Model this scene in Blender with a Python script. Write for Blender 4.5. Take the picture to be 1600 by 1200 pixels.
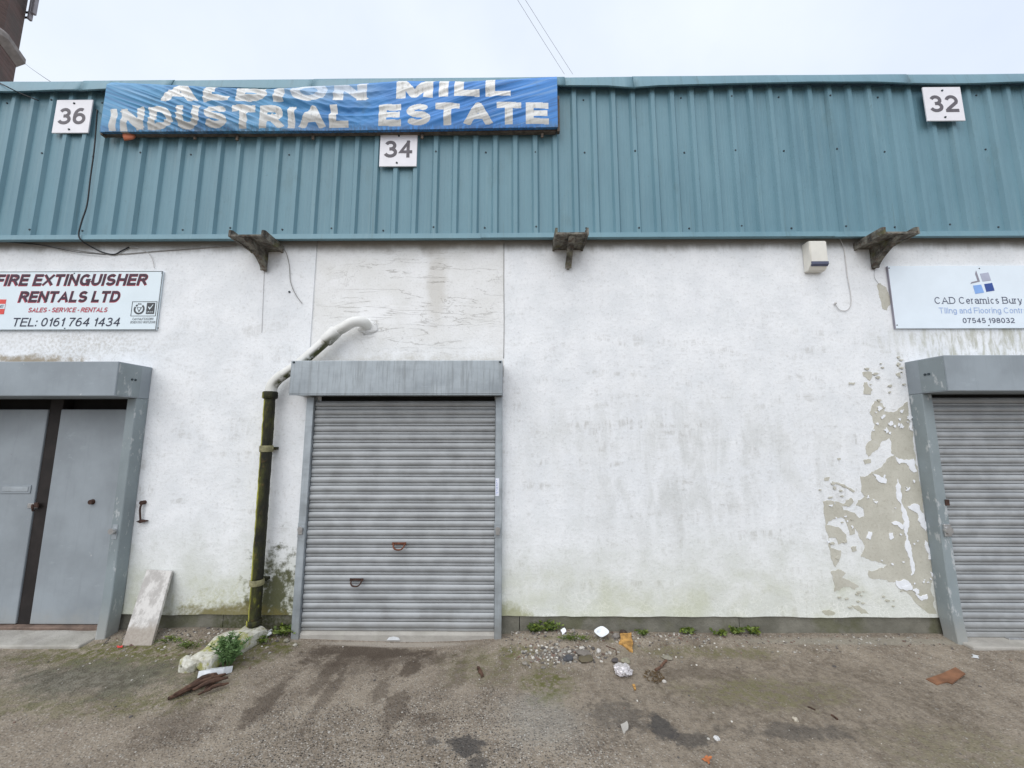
import bpy, bmesh, math, random
from mathutils import Vector, Matrix, noise as mn
random.seed(7)
R = math.radians
S = bpy.context.scene
C = S.collection
for o in list(bpy.data.objects): bpy.data.objects.remove(o)

# ------------------------------------------------------------------ camera
CAM_D, CAM_H, PITCH, YAW, FOC = 3.5, 1.685, R(7.3), R(0.5), 600.0
cd = bpy.data.cameras.new('camera'); cam = bpy.data.objects.new('camera', cd); C.objects.link(cam)
cam.location = (0, -CAM_D, CAM_H); cam.rotation_euler = (R(90) + PITCH, 0, YAW)
cd.sensor_width = 36; cd.lens = 36 * FOC / 1600; cd.clip_start = .05; cd.clip_end = 2000
S.camera = cam

# ------------------------------------------------------------------ sky, sun, exposure
SUN_EL, SUN_AZ = 48, 205            # degrees; azimuth from +Y clockwise: the light comes from behind the camera
w = bpy.data.worlds.new('World'); S.world = w; w.use_nodes = True
wt = w.node_tree; wt.nodes.clear()
sky = wt.nodes.new('ShaderNodeTexSky'); sky.sky_type = 'NISHITA'; sky.sun_disc = False
sky.sun_elevation = R(SUN_EL); sky.sun_rotation = R(SUN_AZ); sky.air_density = 1.5; sky.dust_density = 3
tc = wt.nodes.new('ShaderNodeTexCoord')
cn = wt.nodes.new('ShaderNodeTexNoise'); cn.inputs['Scale'].default_value = 2.2; cn.inputs['Detail'].default_value = 5
cr = wt.nodes.new('ShaderNodeValToRGB')
cr.color_ramp.elements[0].position = .3; cr.color_ramp.elements[0].color = (6.9, 7.7, 9.2, 1)
cr.color_ramp.elements[1].position = .72; cr.color_ramp.elements[1].color = (8.5, 9.1, 9.8, 1)
mxw = wt.nodes.new('ShaderNodeMix'); mxw.data_type = 'RGBA'; mxw.inputs[0].default_value = .93
bg = wt.nodes.new('ShaderNodeBackground'); bg.inputs['Strength'].default_value = .088
wo = wt.nodes.new('ShaderNodeOutputWorld')
L = wt.links.new
L(tc.outputs['Generated'], cn.inputs['Vector']); L(cn.outputs['Fac'], cr.inputs['Fac'])
L(sky.outputs['Color'], mxw.inputs[6]); L(cr.outputs['Color'], mxw.inputs[7])
L(mxw.outputs[2], bg.inputs['Color']); L(bg.outputs[0], wo.inputs['Surface'])
sd = bpy.data.lights.new('sun', 'SUN'); sun = bpy.data.objects.new('sun', sd); C.objects.link(sun)
sd.energy = 1.5; sd.angle = R(70); sd.color = (1, .972, .935)
sdir = Vector((math.sin(R(SUN_AZ)) * math.cos(R(SUN_EL)), math.cos(R(SUN_AZ)) * math.cos(R(SUN_EL)), math.sin(R(SUN_EL))))
sun.rotation_euler = sdir.to_track_quat('Z', 'Y').to_euler(); sun.location = sdir * 30
S.view_settings.view_transform = 'Standard'; S.view_settings.look = 'None'
S.view_settings.exposure = 0.38; S.view_settings.gamma = 1
S.render.engine = 'CYCLES'

# ------------------------------------------------------------------ survey: photo measurements -> metres
_F = Vector((-math.sin(YAW) * math.cos(PITCH), math.cos(YAW) * math.cos(PITCH), math.sin(PITCH)))
_R = Vector((math.cos(YAW), math.sin(YAW), 0)); _U = _R.cross(_F)
def _ray(u, v): return _F * FOC + _R * (u - 800) - _U * (v - 600)
def P(u, v, Y=0.0):                 # a measured point on the vertical plane y = Y
    r = _ray(u, v); return Vector((0, -CAM_D, CAM_H)) + r * ((Y + CAM_D) / r.y)
def G(u, v, z=0.0):                 # a measured point on the level z
    r = _ray(u, v); q = Vector((0, -CAM_D, CAM_H)) + r * ((z - CAM_H) / r.z); return q
def ground_z(x, y):
    n = mn.noise(Vector((x * .7, y * .9, 3))) * .016 + mn.noise(Vector((x * 3, y * 3.5, 9))) * .006
    dip = -.032 * math.exp(-((x + 1.0) / .85) ** 2) * math.exp(-(y / 1.1) ** 2)
    mound = .03 * math.exp(-((x - .25) / .45) ** 2 - ((y + .14) / .2) ** 2)
    mound += .03 * math.exp(-((x + 2.6) / .7) ** 2 - ((y + .1) / .25) ** 2)
    edge = .02 * max(0, 1 - abs(y) / .3) if not (-1.95 < x < -.05) else 0
    return n + dip + mound + edge - .012
def GP(u, v, dz=0.0):
    q = G(u, v)
    for _ in range(3): q = G(u, v, ground_z(q.x, q.y) + dz)
    return q

# ------------------------------------------------------------------ node helper
class NT:
    def __init__(s, name, rough=.7, metal=0.0, spec=.4):
        s.m = bpy.data.materials.new(name); s.m.use_nodes = True
        s.t = s.m.node_tree; s.b = s.t.nodes['Principled BSDF']
        s.b.inputs['Roughness'].default_value = rough; s.b.inputs['Metallic'].default_value = metal
        s.b.inputs['Specular IOR Level'].default_value = spec
        g = s.t.nodes.new('ShaderNodeNewGeometry'); s.pos = g.outputs['Position']; s.nrm = g.outputs['Normal']
        s._sep = None; s._rnd = None
    def set(s, sock, v):
        if hasattr(v, 'is_linked') or hasattr(v, 'links'): s.t.links.new(v, sock)
        else:
            if sock.type == 'RGBA' and len(v) == 3: v = (*v, 1)
            sock.default_value = v
    def math(s, op, a, b=0.0, c=0.0, clamp=False):
        n = s.t.nodes.new('ShaderNodeMath'); n.operation = op; n.use_clamp = clamp
        s.set(n.inputs[0], a); s.set(n.inputs[1], b)
        if op in ('MULTIPLY_ADD', 'COMPARE'): s.set(n.inputs[2], c)
        return n.outputs[0]
    def add(s, a, b): return s.math('ADD', a, b)
    def mul(s, a, b): return s.math('MULTIPLY', a, b)
    def mx(s, a, b): return s.math('MAXIMUM', a, b)
    def inv(s, a): return s.math('SUBTRACT', 1.0, a)
    def xyz(s):
        if not s._sep:
            n = s.t.nodes.new('ShaderNodeSeparateXYZ'); s.t.links.new(s.pos, n.inputs[0]); s._sep = n.outputs
        return s._sep
    def rnd(s):
        if not s._rnd: s._rnd = s.t.nodes.new('ShaderNodeObjectInfo').outputs['Random']
        return s._rnd
    def vmul(s, sc, off=None):
        n = s.t.nodes.new('ShaderNodeVectorMath'); n.operation = 'MULTIPLY'; s.t.links.new(s.pos, n.inputs[0]); n.inputs[1].default_value = sc
        return n.outputs[0]
    def noise(s, scale, detail=4, rough=.55, sc=None, dist=0.0):
        n = s.t.nodes.new('ShaderNodeTexNoise'); s.t.links.new(s.vmul(sc) if sc else s.pos, n.inputs['Vector'])
        n.inputs['Scale'].default_value = scale; n.inputs['Detail'].default_value = detail
        n.inputs['Roughness'].default_value = rough; n.inputs['Distortion'].default_value = dist
        return n.outputs['Fac']
    def vor(s, scale, feature='F1', out='Distance', sc=None, rand=1.0):
        n = s.t.nodes.new('ShaderNodeTexVoronoi'); n.feature = feature; s.t.links.new(s.vmul(sc) if sc else s.pos, n.inputs['Vector'])
        n.inputs['Scale'].default_value = scale; n.inputs['Randomness'].default_value = rand
        return n.outputs[out]
    def mr(s, x, a, b, c=0.0, d=1.0, smooth=True):
        n = s.t.nodes.new('ShaderNodeMapRange'); n.interpolation_type = 'SMOOTHSTEP' if smooth else 'LINEAR'
        s.set(n.inputs[0], x)
        for i, v in enumerate((a, b, c, d)): n.inputs[i + 1].default_value = v
        return n.outputs[0]
    def mix(s, f, a, b, mode='MIX'):
        n = s.t.nodes.new('ShaderNodeMix'); n.data_type = 'RGBA'; n.blend_type = mode
        s.set(n.inputs[0], f); s.set(n.inputs[6], a); s.set(n.inputs[7], b)
        return n.outputs[2]
    def blob(s, cx, cy, rx, ry, axes='xz', nz=None, k=1.2, lo=.35, hi=1.1):
        o = s.xyz(); a = o[0]; b = o[2] if axes == 'xz' else o[1]
        dx = s.math('DIVIDE', s.math('SUBTRACT', a, cx), rx); dy = s.math('DIVIDE', s.math('SUBTRACT', b, cy), ry)
        d = s.math('SQRT', s.add(s.mul(dx, dx), s.mul(dy, dy)))
        if nz is not None: d = s.add(d, s.mul(s.math('SUBTRACT', nz, .5), k))
        return s.mr(d, lo, hi, 1.0, 0.0)
    def col(s, c): s.set(s.b.inputs['Base Color'], c)
    def rough(s, r): s.set(s.b.inputs['Roughness'], r)
    def bump(s, h, strength=.4, dist=.01, prev=None):
        n = s.t.nodes.new('ShaderNodeBump'); n.inputs['Strength'].default_value = strength; n.inputs['Distance'].default_value = dist
        s.set(n.inputs['Height'], h)
        if prev is not None: s.t.links.new(prev, n.inputs['Normal'])
        s.t.links.new(n.outputs[0], s.b.inputs['Normal']); return n.outputs[0]

MAT = {}
def simple(name, c, rough=.7, metal=0.0, var=.15, scale=20, bump=.1):
    n = NT(name, rough, metal)
    f = n.noise(scale, 5)
    n.col(n.mix(n.mr(f, .3, .7), tuple(x * (1 - var) for x in c), tuple(min(1, x * (1 + var)) for x in c)))
    if bump: n.bump(f, bump, .01)
    MAT[name] = n.m
    return n.m

def wall_material():
    n = NT('white_render', .85, spec=.25)
    x, y, z = n.xyz()
    big = n.noise(.9, 4, .6); mid = n.noise(3.4, 6, .62); fine = n.noise(38, 5, .65); grit = n.noise(190, 3)
    streak = n.noise(2.0, 6, .65, sc=(3.0, 1, .8), dist=.6); streak2 = n.noise(2.4, 6, .7, sc=(8, 1, 1.8), dist=.5)
    horiz = n.noise(1.6, 6, .7, sc=(1.2, 1, 4.5), dist=.8)
    c = n.mix(n.mr(mid, .3, .7), (.755, .775, .795), (.86, .873, .89))
    # broad weathering of the right-hand bay and round the signs
    gm = n.blob(1.5, 1.35, 1.9, .95, nz=big, k=1.6, lo=.1, hi=1.15)
    g2 = n.mul(gm, n.mr(n.add(n.mul(streak, .5), n.mul(mid, .5)), .42, .62))
    c = n.mix(n.mul(g2, .58), c, (.50, .515, .495))
    g3 = n.mul(n.mr(horiz, .50, .66), n.mr(streak2, .45, .62))
    c = n.mix(n.mul(n.mul(g3, n.mr(z, 3.3, 2.2)), .5), c, (.44, .43, .40))
    c = n.mix(n.mul(n.mr(fine, .52, .72), .34), c, (.42, .42, .41))
    c = n.mix(n.mul(n.mr(n.noise(13, 7, .75), .54, .70), .34), c, (.47, .465, .44))
    # shade directly under the cladding, painted into the wall colour
    c = n.mix(n.mul(n.mr(n.add(z, n.mul(streak, .12)), 3.46, 3.56), .8), c, (.22, .20, .17))
    # damp and algae low on the wall
    low = n.mr(n.add(z, n.mul(n.math('SUBTRACT', mid, .5), 1.1)), 1.05, .12)
    c = n.mix(n.mul(low, .55), c, (.56, .575, .47))
    crk = n.vor(26, 'DISTANCE_TO_EDGE', sc=(1, 1, 1)); 
    net = n.mul(n.mr(n.add(z, n.mul(big, .5)), .85, .35), n.mul(n.mr(crk, .0, .10, 1, 0), n.mr(n.noise(6, 3), .4, .6)))
    c = n.mix(n.mul(net, .6), c, (.88, .88, .84))
    alg = n.mul(n.mr(n.add(z, n.mul(n.math('SUBTRACT', mid, .5), .9)), .55, .10), n.mr(n.noise(2.2, 4), .42, .62))
    c = n.mix(n.mul(alg, .38), c, (.46, .48, .27))
    # black and mossy blotches round the foot of the downpipe
    bl = n.noise(11, 6, .7)
    b1 = n.blob(-2.08, .26, .36, .60, nz=bl, k=2.8, lo=.2, hi=.8)
    c = n.mix(n.mul(n.mul(n.blob(-2.3, .14, 1.0, .40, nz=bl, k=2.8, lo=.1, hi=.9), n.mr(fine, .35, .6)), .55), c, (.42, .42, .22))
    c = n.mix(n.mul(b1, .95), c, (.075, .078, .03))
    b2 = n.blob(-2.45, .14, .75, .12, nz=bl, k=1.6, lo=.3, hi=.9)
    c = n.mix(n.mul(b2, .9), c, (.17, .145, .05))
    b4 = n.blob(-.05, .14, .25, .14, nz=bl, k=1.6, lo=.3, hi=.9)
    c = n.mix(n.mul(b4, .7), c, (.28, .28, .12))
    # brown flaking over the left hood
    b3 = n.blob(-4.55, 2.36, 1.0, .10, nz=bl, k=2.0, lo=.1, hi=.7)
    c = n.mix(n.mul(b3, .9), c, (.30, .24, .16))
    b5 = n.blob(-4.2, 2.52, 1.1, .22, nz=mid, k=1.6, lo=.2, hi=1.0)
    c = n.mix(n.mul(b5, n.mul(n.mr(fine, .4, .6), .5)), c, (.50, .48, .43))
    # grey-green dirt between right hood and sign
    b6 = n.blob(4.5, 2.5, 1.2, .28, nz=mid, k=1.4, lo=.3, hi=1.1)
    c = n.mix(n.mul(b6, n.mr(streak2, .4, .65)), c, (.50, .50, .43))
    n.col(c)
    h = n.add(n.mul(fine, .5), n.add(n.mul(grit, .25), n.mul(n.noise(9, 4), .7)))
    n.bump(h, .55, .014)
    MAT['render'] = n.m

def infill_material():
    n = NT('flaking_paint', .85, spec=.25)
    x, y, z = n.xyz()
    base = n.noise(3.0, 5, .6); fine = n.noise(60, 4)
    f1 = n.noise(1.0, 6, .55, sc=(.75, 1, 5.5), dist=.35)
    f2 = n.noise(1.0, 6, .58, sc=(1.6, 1, 2.6), dist=.6)
    reg = n.mul(n.blob(-.9, 2.95, 1.05, .62, nz=base, k=.8, lo=.5, hi=1.1), 1.0)
    def contour(f, lv, wd): return n.mr(n.math('ABSOLUTE', n.math('SUBTRACT', f, lv)), 0, wd, 1, 0)
    ln = n.mx(n.mx(contour(f1, .44, .008), contour(f1, .55, .008)), contour(f2, .54, .005))
    ln = n.mul(n.mul(ln, reg), n.mr(n.noise(3.2, 3), .40, .52))
    step = n.add(n.mr(f1, .435, .445), n.add(n.mr(f1, .545, .555), n.mr(f2, .535, .545)))
    c = n.mix(n.mr(base, .3, .7), (.74, .74, .725), (.84, .845, .85))
    c = n.mix(n.mul(n.mr(fine, .5, .75), .22), c, (.4, .39, .36))
    c = n.mix(n.mul(n.mr(n.add(z, n.mul(base, .3)), 3.55, 3.68), .8), c, (.28, .25, .21))  # top band: shade under the cladding painted into the panel colour
    c = n.mix(n.mul(n.mr(n.add(z, n.mul(n.noise(14, 5, .7), .3)), 2.62, 2.42), .55), c, (.42, .38, .30))
    st = n.mul(n.blob(-.75, 3.1, .13, .5, nz=n.noise(9, 4), k=1.0), .45)
    c = n.mix(st, c, (.48, .45, .39))
    c = n.mix(n.mul(ln, .5), c, (.24, .22, .19))
    n.col(c)
    b = n.bump(n.mul(step, reg), .5, .004)
    n.bump(n.add(fine, n.mul(n.noise(15, 4), .8)), .25, .008, b)
    MAT['infill'] = n.m

def clad_material():
    n = NT('teal_coated_steel', .42, spec=.35)
    f = n.noise(1.6, 5, .6, sc=(2, 1, .5)); st = n.noise(2, 5, .6, sc=(14, 1, .5)); d = n.noise(30, 4)
    c = n.mix(n.mr(f, .3, .7), (.118, .232, .288), (.155, .285, .345))
    c = n.mix(n.mul(n.mr(st, .5, .75), .35), c, (.22, .345, .385))
    x, y, z = n.xyz()
    c = n.mix(n.mul(n.mr(n.add(z, n.mul(st, .15)), 3.68, 3.5), .25), c, (.22, .38, .42))
    c = n.mix(n.mul(n.mr(n.noise(3, 7, .75, sc=(1.6, 1, .6)), .54, .72), .4), c, (.10, .175, .19))
    c = n.mix(n.mul(n.mul(n.mr(n.noise(3, 6, .7, sc=(9, 1, .5)), .55, .7), n.mr(z, 4.6, 5.1)), .45), c, (.075, .13, .14))
    c = n.mix(n.mul(n.mr(d, .66, .72), .25), c, (.07, .12, .13))
    c = n.mix(n.mul(n.mul(n.mr(n.noise(2, 6, .7, sc=(16, 1, .35)), .58, .70), n.mr(z, 4.3, 3.6)), .4), c, (.10, .16, .16))
    c = n.mix(n.mul(n.rnd(), .18), c, (.19, .315, .36))
    n.col(c); n.rough(n.mr(f, .2, .8, .36, .55)); n.bump(n.add(n.noise(4, 3), n.mul(n.noise(1.5, 3), 2)), .12, .02)
    MAT['clad'] = n.m

def galv_material(name, base, streaky=0.0, dirt=.3, metal=.55, rough=.45):
    n = NT(name, rough, metal)
    sp = n.vor(55, out='Color'); f = n.noise(6, 5, .6); s1 = n.noise(2.5, 6, .65, sc=(1.0, 1, 9)); s2 = n.noise(2.2, 6, .7, sc=(17, 4, .9))
    lo = tuple(v * .84 for v in base); hi = tuple(min(1, v * 1.14) for v in base)
    c = n.mix(n.mr(f, .3, .7), lo, hi)
    c = n.mix(.10, c, n.mix(.7, sp, (.5, .5, .5)), 'MULTIPLY') if False else c
    c = n.mix(n.mul(n.mr(s1, .5, .72), dirt), c, tuple(v * .55 for v in base))
    if streaky: c = n.mix(n.mul(n.mr(s2, .46, .66), streaky), c, tuple(v * .62 for v in (base[0], base[1] * .98, base[2] * .93)))
    sc_ = n.noise(3.0, 7, .8, sc=(.8, 1, 40)); c = n.mix(n.mul(n.mr(sc_, .60, .70), .5), c, tuple(min(1, v * 1.45) for v in base))
    c = n.mix(n.mul(n.mr(n.noise(2.3, 6, .75), .52, .72), .3), c, tuple(v * .66 for v in (base[0], base[1] * .97, base[2] * .92)))
    c = n.mix(n.mul(n.mr(n.rnd(), 0, 1, 0, 1, False), .22), c, tuple(v * .6 for v in base))
    x, y, z = n.xyz()
    c = n.mix(n.mul(n.mr(n.add(z, n.mul(f, .2)), .32, .0), .45), c, (.30, .28, .24))
    n.col(c); n.rough(n.mr(f, .2, .8, rough - .1, rough + .15)); n.bump(n.add(n.noise(120, 2), n.mul(f, .5)), .06, .004)
    MAT[name] = n.m

def paint_grey_material(name, base):
    n = NT(name, .5, 0, .4)
    f = n.noise(2.2, 5, .6); f2 = n.noise(14, 6, .7); s = n.noise(2.2, 6, .7, sc=(9, 9, .8))
    c = n.mix(n.mr(f, .3, .7), tuple(v * .88 for v in base), tuple(v * 1.1 for v in base))
    c = n.mix(n.mul(n.mr(s, .5, .7), .22), c, tuple(v * .72 for v in base))
    c = n.mix(n.mul(n.mr(f2, .68, .73), .8), c, (.52, .53, .53))
    c = n.mix(n.mul(n.mr(n.noise(23, 6, .75), .70, .74), .8), c, (.14, .085, .06))
    c = n.mix(n.mul(n.mr(n.noise(5, 7, .8, sc=(1, 1, 2.5)), .60, .70), .35), c, tuple(min(1, v * 1.5) for v in base))
    x, y, z = n.xyz()
    c = n.mix(n.mul(n.mr(n.add(z, n.mul(f2, .25)), .34, .05), .5), c, (.36, .35, .31))
    n.col(c); n.bump(n.add(f2, n.mul(n.noise(3, 3), 2)), .08, .01)
    MAT[name] = n.m

def jamb_material(name, base):
    n = NT(name, .6, 0, .3)
    f = n.noise(2.2, 5, .6); f2 = n.noise(7, 7, .72, sc=(2, 2, .8)); f3 = n.noise(60, 4)
    c = n.mix(n.mr(f, .3, .7), tuple(v * .88 for v in base), tuple(v * 1.1 for v in base))
    c = n.mix(n.mul(n.mr(f2, .56, .63), .75), c, (.50, .52, .53))
    c = n.mix(n.mul(n.mr(f3, .6, .7), .25), c, (.2, .2, .19))
    x, y, z = n.xyz()
    c = n.mix(n.mul(n.mr(n.add(z, n.mul(f2, .3)), .5, .08), .7), c, (.37, .36, .33))
    n.col(c); n.bump(n.add(f2, n.mul(f3, .4)), .18, .006)
    MAT[name] = n.m

def ground_material():
    n = NT('worn_concrete_yard', .88, spec=.3)
    x, y, z = n.xyz()
    big = n.noise(.8, 4, .6); mid = n.noise(3.2, 6, .65); fine = n.noise(22, 6, .7); bl = n.add(n.mul(n.noise(4, 6, .7), .6), n.mul(n.noise(17, 5, .75), .4))
    ag = n.vor(70, 'F1', 'Distance'); agc = n.vor(70, 'F1', 'Color'); ag2 = n.vor(150, 'F1', 'Color')
    c = n.mix(n.mr(n.add(n.mul(mid, .6), n.mul(bl, .4)), .38, .62), (.155, .122, .090), (.300, .252, .196))
    c = n.mix(n.mul(n.mr(fine, .35, .7), .5), c, (.32, .272, .215))
    # aggregate worn bare: light and dark grains
    bw = n.t.nodes.new('ShaderNodeSeparateColor'); n.t.links.new(agc, bw.inputs[0])
    bw2 = n.t.nodes.new('ShaderNodeSeparateColor'); n.t.links.new(ag2, bw2.inputs[0])
    core = n.mr(ag, .28, .5, 1, 0)
    expo = n.blob(-.6, -1.15, 1.9, .75, 'xy', nz=mid, k=1.1, lo=.3, hi=1.1)
    expo = n.mx(expo, .5)
    c = n.mix(n.mul(n.mul(n.mr(bw.outputs[0], .66, .8), core), n.mul(expo, .95)), c, (.55, .51, .45))
    c = n.mix(n.mul(n.mul(n.mr(bw.outputs[1], .7, .82), core), n.mul(expo, .9)), c, (.055, .047, .04))
    c = n.mix(n.mul(n.mr(bw2.outputs[0], .72, .86), n.mul(expo, .45)), c, (.42, .39, .35))
    c = n.mix(n.mul(n.mr(bw2.outputs[1], .78, .9), n.mul(expo, .55)), c, (.07, .062, .055))
    # darker earthy film (silt) away from the drive
    silt = n.blob(1.75, -.75, 1.9, .75, 'xy', nz=bl, k=1.2, lo=.35, hi=1.05)
    c = n.mix(n.mul(silt, .55), c, n.mix(n.mr(fine, .35, .65), (.095, .075, .054), (.235, .195, .148)))
    for (cx, cy, rx, ry, k) in ((-1.1, -.22, .75, .13, .85), (-1.35, -.55, .10, .42, .6), (-.78, -.42, .12, .25, .75), (-.92, -.65, .10, .22, .55), (-2.0, -1.0, .3, .3, .4), (-1.6, -.8, .10, .5, .7), (-1.25, -.75, .07, .45, .55), (-.75, -.85, .12, .35, .6), (-.4, -.5, .1, .3, .45), (-1.05, -.30, .9, .16, .6), (-.55, -.95, .16, .1, .5), (-1.2, -.4, .6, .18, .5), (1.3, -.5, .5, .15, .4)):
        c = n.mix(n.mul(n.blob(cx, cy, rx, ry, 'xy', nz=bl, k=3.4, lo=.35, hi=.85), k), c, (.082, .062, .046))
    for (cx, cy, rx, ry, k) in ((-.27, -1.16, .17, .10, .8), (-.2, -1.28, .1, .09, .7), (.85, -1.03, .10, .16, .8), (.98, -1.12, .16, .07, .6), (.62, -.95, .3, .2, .45), (1.6, -1.05, .5, .1, .5), (-.46, -1.13, .07, .05, .6)):
        c = n.mix(n.mul(n.blob(cx, cy, rx, ry, 'xy', nz=bl, k=3.2, lo=.4, hi=.8), k), c, (.05, .047, .046))
    # moss and algae
    for (cx, cy, rx, ry, k) in ((.22, -.62, .26, .28, .95), (-.25, -.4, .4, .3, .5), (-2.15, -.3, .45, .28, .85), (-3.1, -.34, 1.1, .26, .95), (-2.6, -.85, .7, .2, .55), (-3.4, -.9, .5, .3, .5), (1.65, -.72, .7, .22, .6), (1.5, -.25, .8, .12, .6), (2.4, -1.2, .6, .3, .35), (-2.2, -.7, .5, .3, .4), (-2.0, -.18, .35, .12, .9), (-2.5, -.5, .6, .25, .6), (.0, -.25, .25, .1, .7), (.5, -.12, .6, .06, .6)):
        c = n.mix(n.mul(n.blob(cx, cy, rx, ry, 'xy', nz=bl, k=2.6, lo=.25, hi=1.0), n.mul(n.mr(fine, .38, .58), k)), c, (.105, .105, .028))
    c = n.mix(n.mul(n.blob(-2.9, -.6, .9, .28, 'xy', nz=bl, k=2.2, lo=.3, hi=1.0), .75), c, n.mix(n.mr(fine, .4, .6), (.06, .058, .04), (.15, .145, .115)))
    # paler rubbed strip by the threshold and along the wall
    c = n.mix(n.mul(n.blob(-1.0, -.10, .85, .055, 'xy', nz=bl, k=1.4, lo=.4, hi=.9), .75), c, (.40, .36, .31))
    c = n.mix(n.mul(n.blob(2.9, -.10, 1.5, .07, 'xy', nz=bl, k=1.2, lo=.4, hi=.95), .6), c, (.30, .28, .23))
    c = n.mix(n.mul(n.blob(.15, -.95, .35, .35, 'xy', nz=mid, k=1.2, lo=.3, hi=1.0), .35), c, (.33, .32, .29))
    n.col(c)
    wet = n.mr(mid, .3, .7, .72, .95); n.rough(wet)
    h = n.add(n.mul(n.mul(n.mr(ag, .5, .15), expo), .6), n.add(n.mul(fine, .8), n.mul(n.noise(120, 3), .3)))
    n.bump(h, .8, .014)
    MAT['ground'] = n.m

def concrete_material(name, c0, c1, moss=.5):
    n = NT(name, .9, spec=.25)
    f = n.noise(5, 6, .65); g = n.noise(40, 5, .7); m = n.noise(3.2, 5, .6)
    c = n.mix(n.mr(f, .3, .7), c0, c1)
    c = n.mix(n.mul(n.mr(g, .55, .72), .4), c, tuple(v * .5 for v in c0))
    c = n.mix(n.mul(n.mr(m, .48, .64), moss), c, (.095, .10, .04))
    if moss > .3:
        c = n.mix(n.mul(n.blob(-2.2, .05, .55, .2, nz=f, k=1.2), n.mul(n.mr(g, .3, .6), .85)), c, (.055, .06, .02))
    n.col(c); n.bump(n.add(g, n.mul(f, 1.2)), .5, .012)
    MAT[name] = n.m

def mossy_pipe_material():
    n = NT('mossy_pipe', .75)
    x, y, z = n.xyz()
    f = n.noise(9, 6, .68, sc=(1, 1, .35)); g = n.noise(30, 5, .7); h = n.noise(2.2, 4)
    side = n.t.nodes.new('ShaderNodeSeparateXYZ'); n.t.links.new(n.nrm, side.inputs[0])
    c = n.mix(n.mr(f, .38, .6), (.009, .010, .005), (.050, .052, .010))
    c = n.mix(n.mul(n.mr(g, .56, .68), .5), c, (.13, .07, .02))
    c = n.mix(n.mul(n.mr(n.noise(6, 6, .7, sc=(1.5, 1.5, .5)), .55, .66), .8), c, (.25, .26, .025))
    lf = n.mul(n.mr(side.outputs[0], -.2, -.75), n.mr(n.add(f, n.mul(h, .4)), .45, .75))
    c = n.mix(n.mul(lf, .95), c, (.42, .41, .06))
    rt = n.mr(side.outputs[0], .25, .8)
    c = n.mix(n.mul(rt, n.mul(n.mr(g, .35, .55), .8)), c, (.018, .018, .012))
    n.col(c); n.bump(g, .6, .012)
    MAT['moss_pipe'] = n.m

def white_pipe_material():
    n = NT('old_white_pvc', .5)
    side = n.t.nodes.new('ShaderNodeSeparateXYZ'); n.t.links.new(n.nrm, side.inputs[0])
    f = n.noise(16, 6, .7); h = n.noise(4, 4)
    c = n.mix(n.mr(h, .3, .7), (.66, .66, .62), (.78, .78, .76))
    x, y, z = n.xyz()
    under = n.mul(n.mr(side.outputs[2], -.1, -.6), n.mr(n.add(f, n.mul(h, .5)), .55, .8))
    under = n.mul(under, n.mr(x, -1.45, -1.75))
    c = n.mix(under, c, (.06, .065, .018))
    c = n.mix(n.mul(n.mr(f, .62, .72), .5), c, (.34, .31, .2))
    n.col(c); n.bump(f, .1, .006)
    MAT['white_pipe'] = n.m

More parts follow.
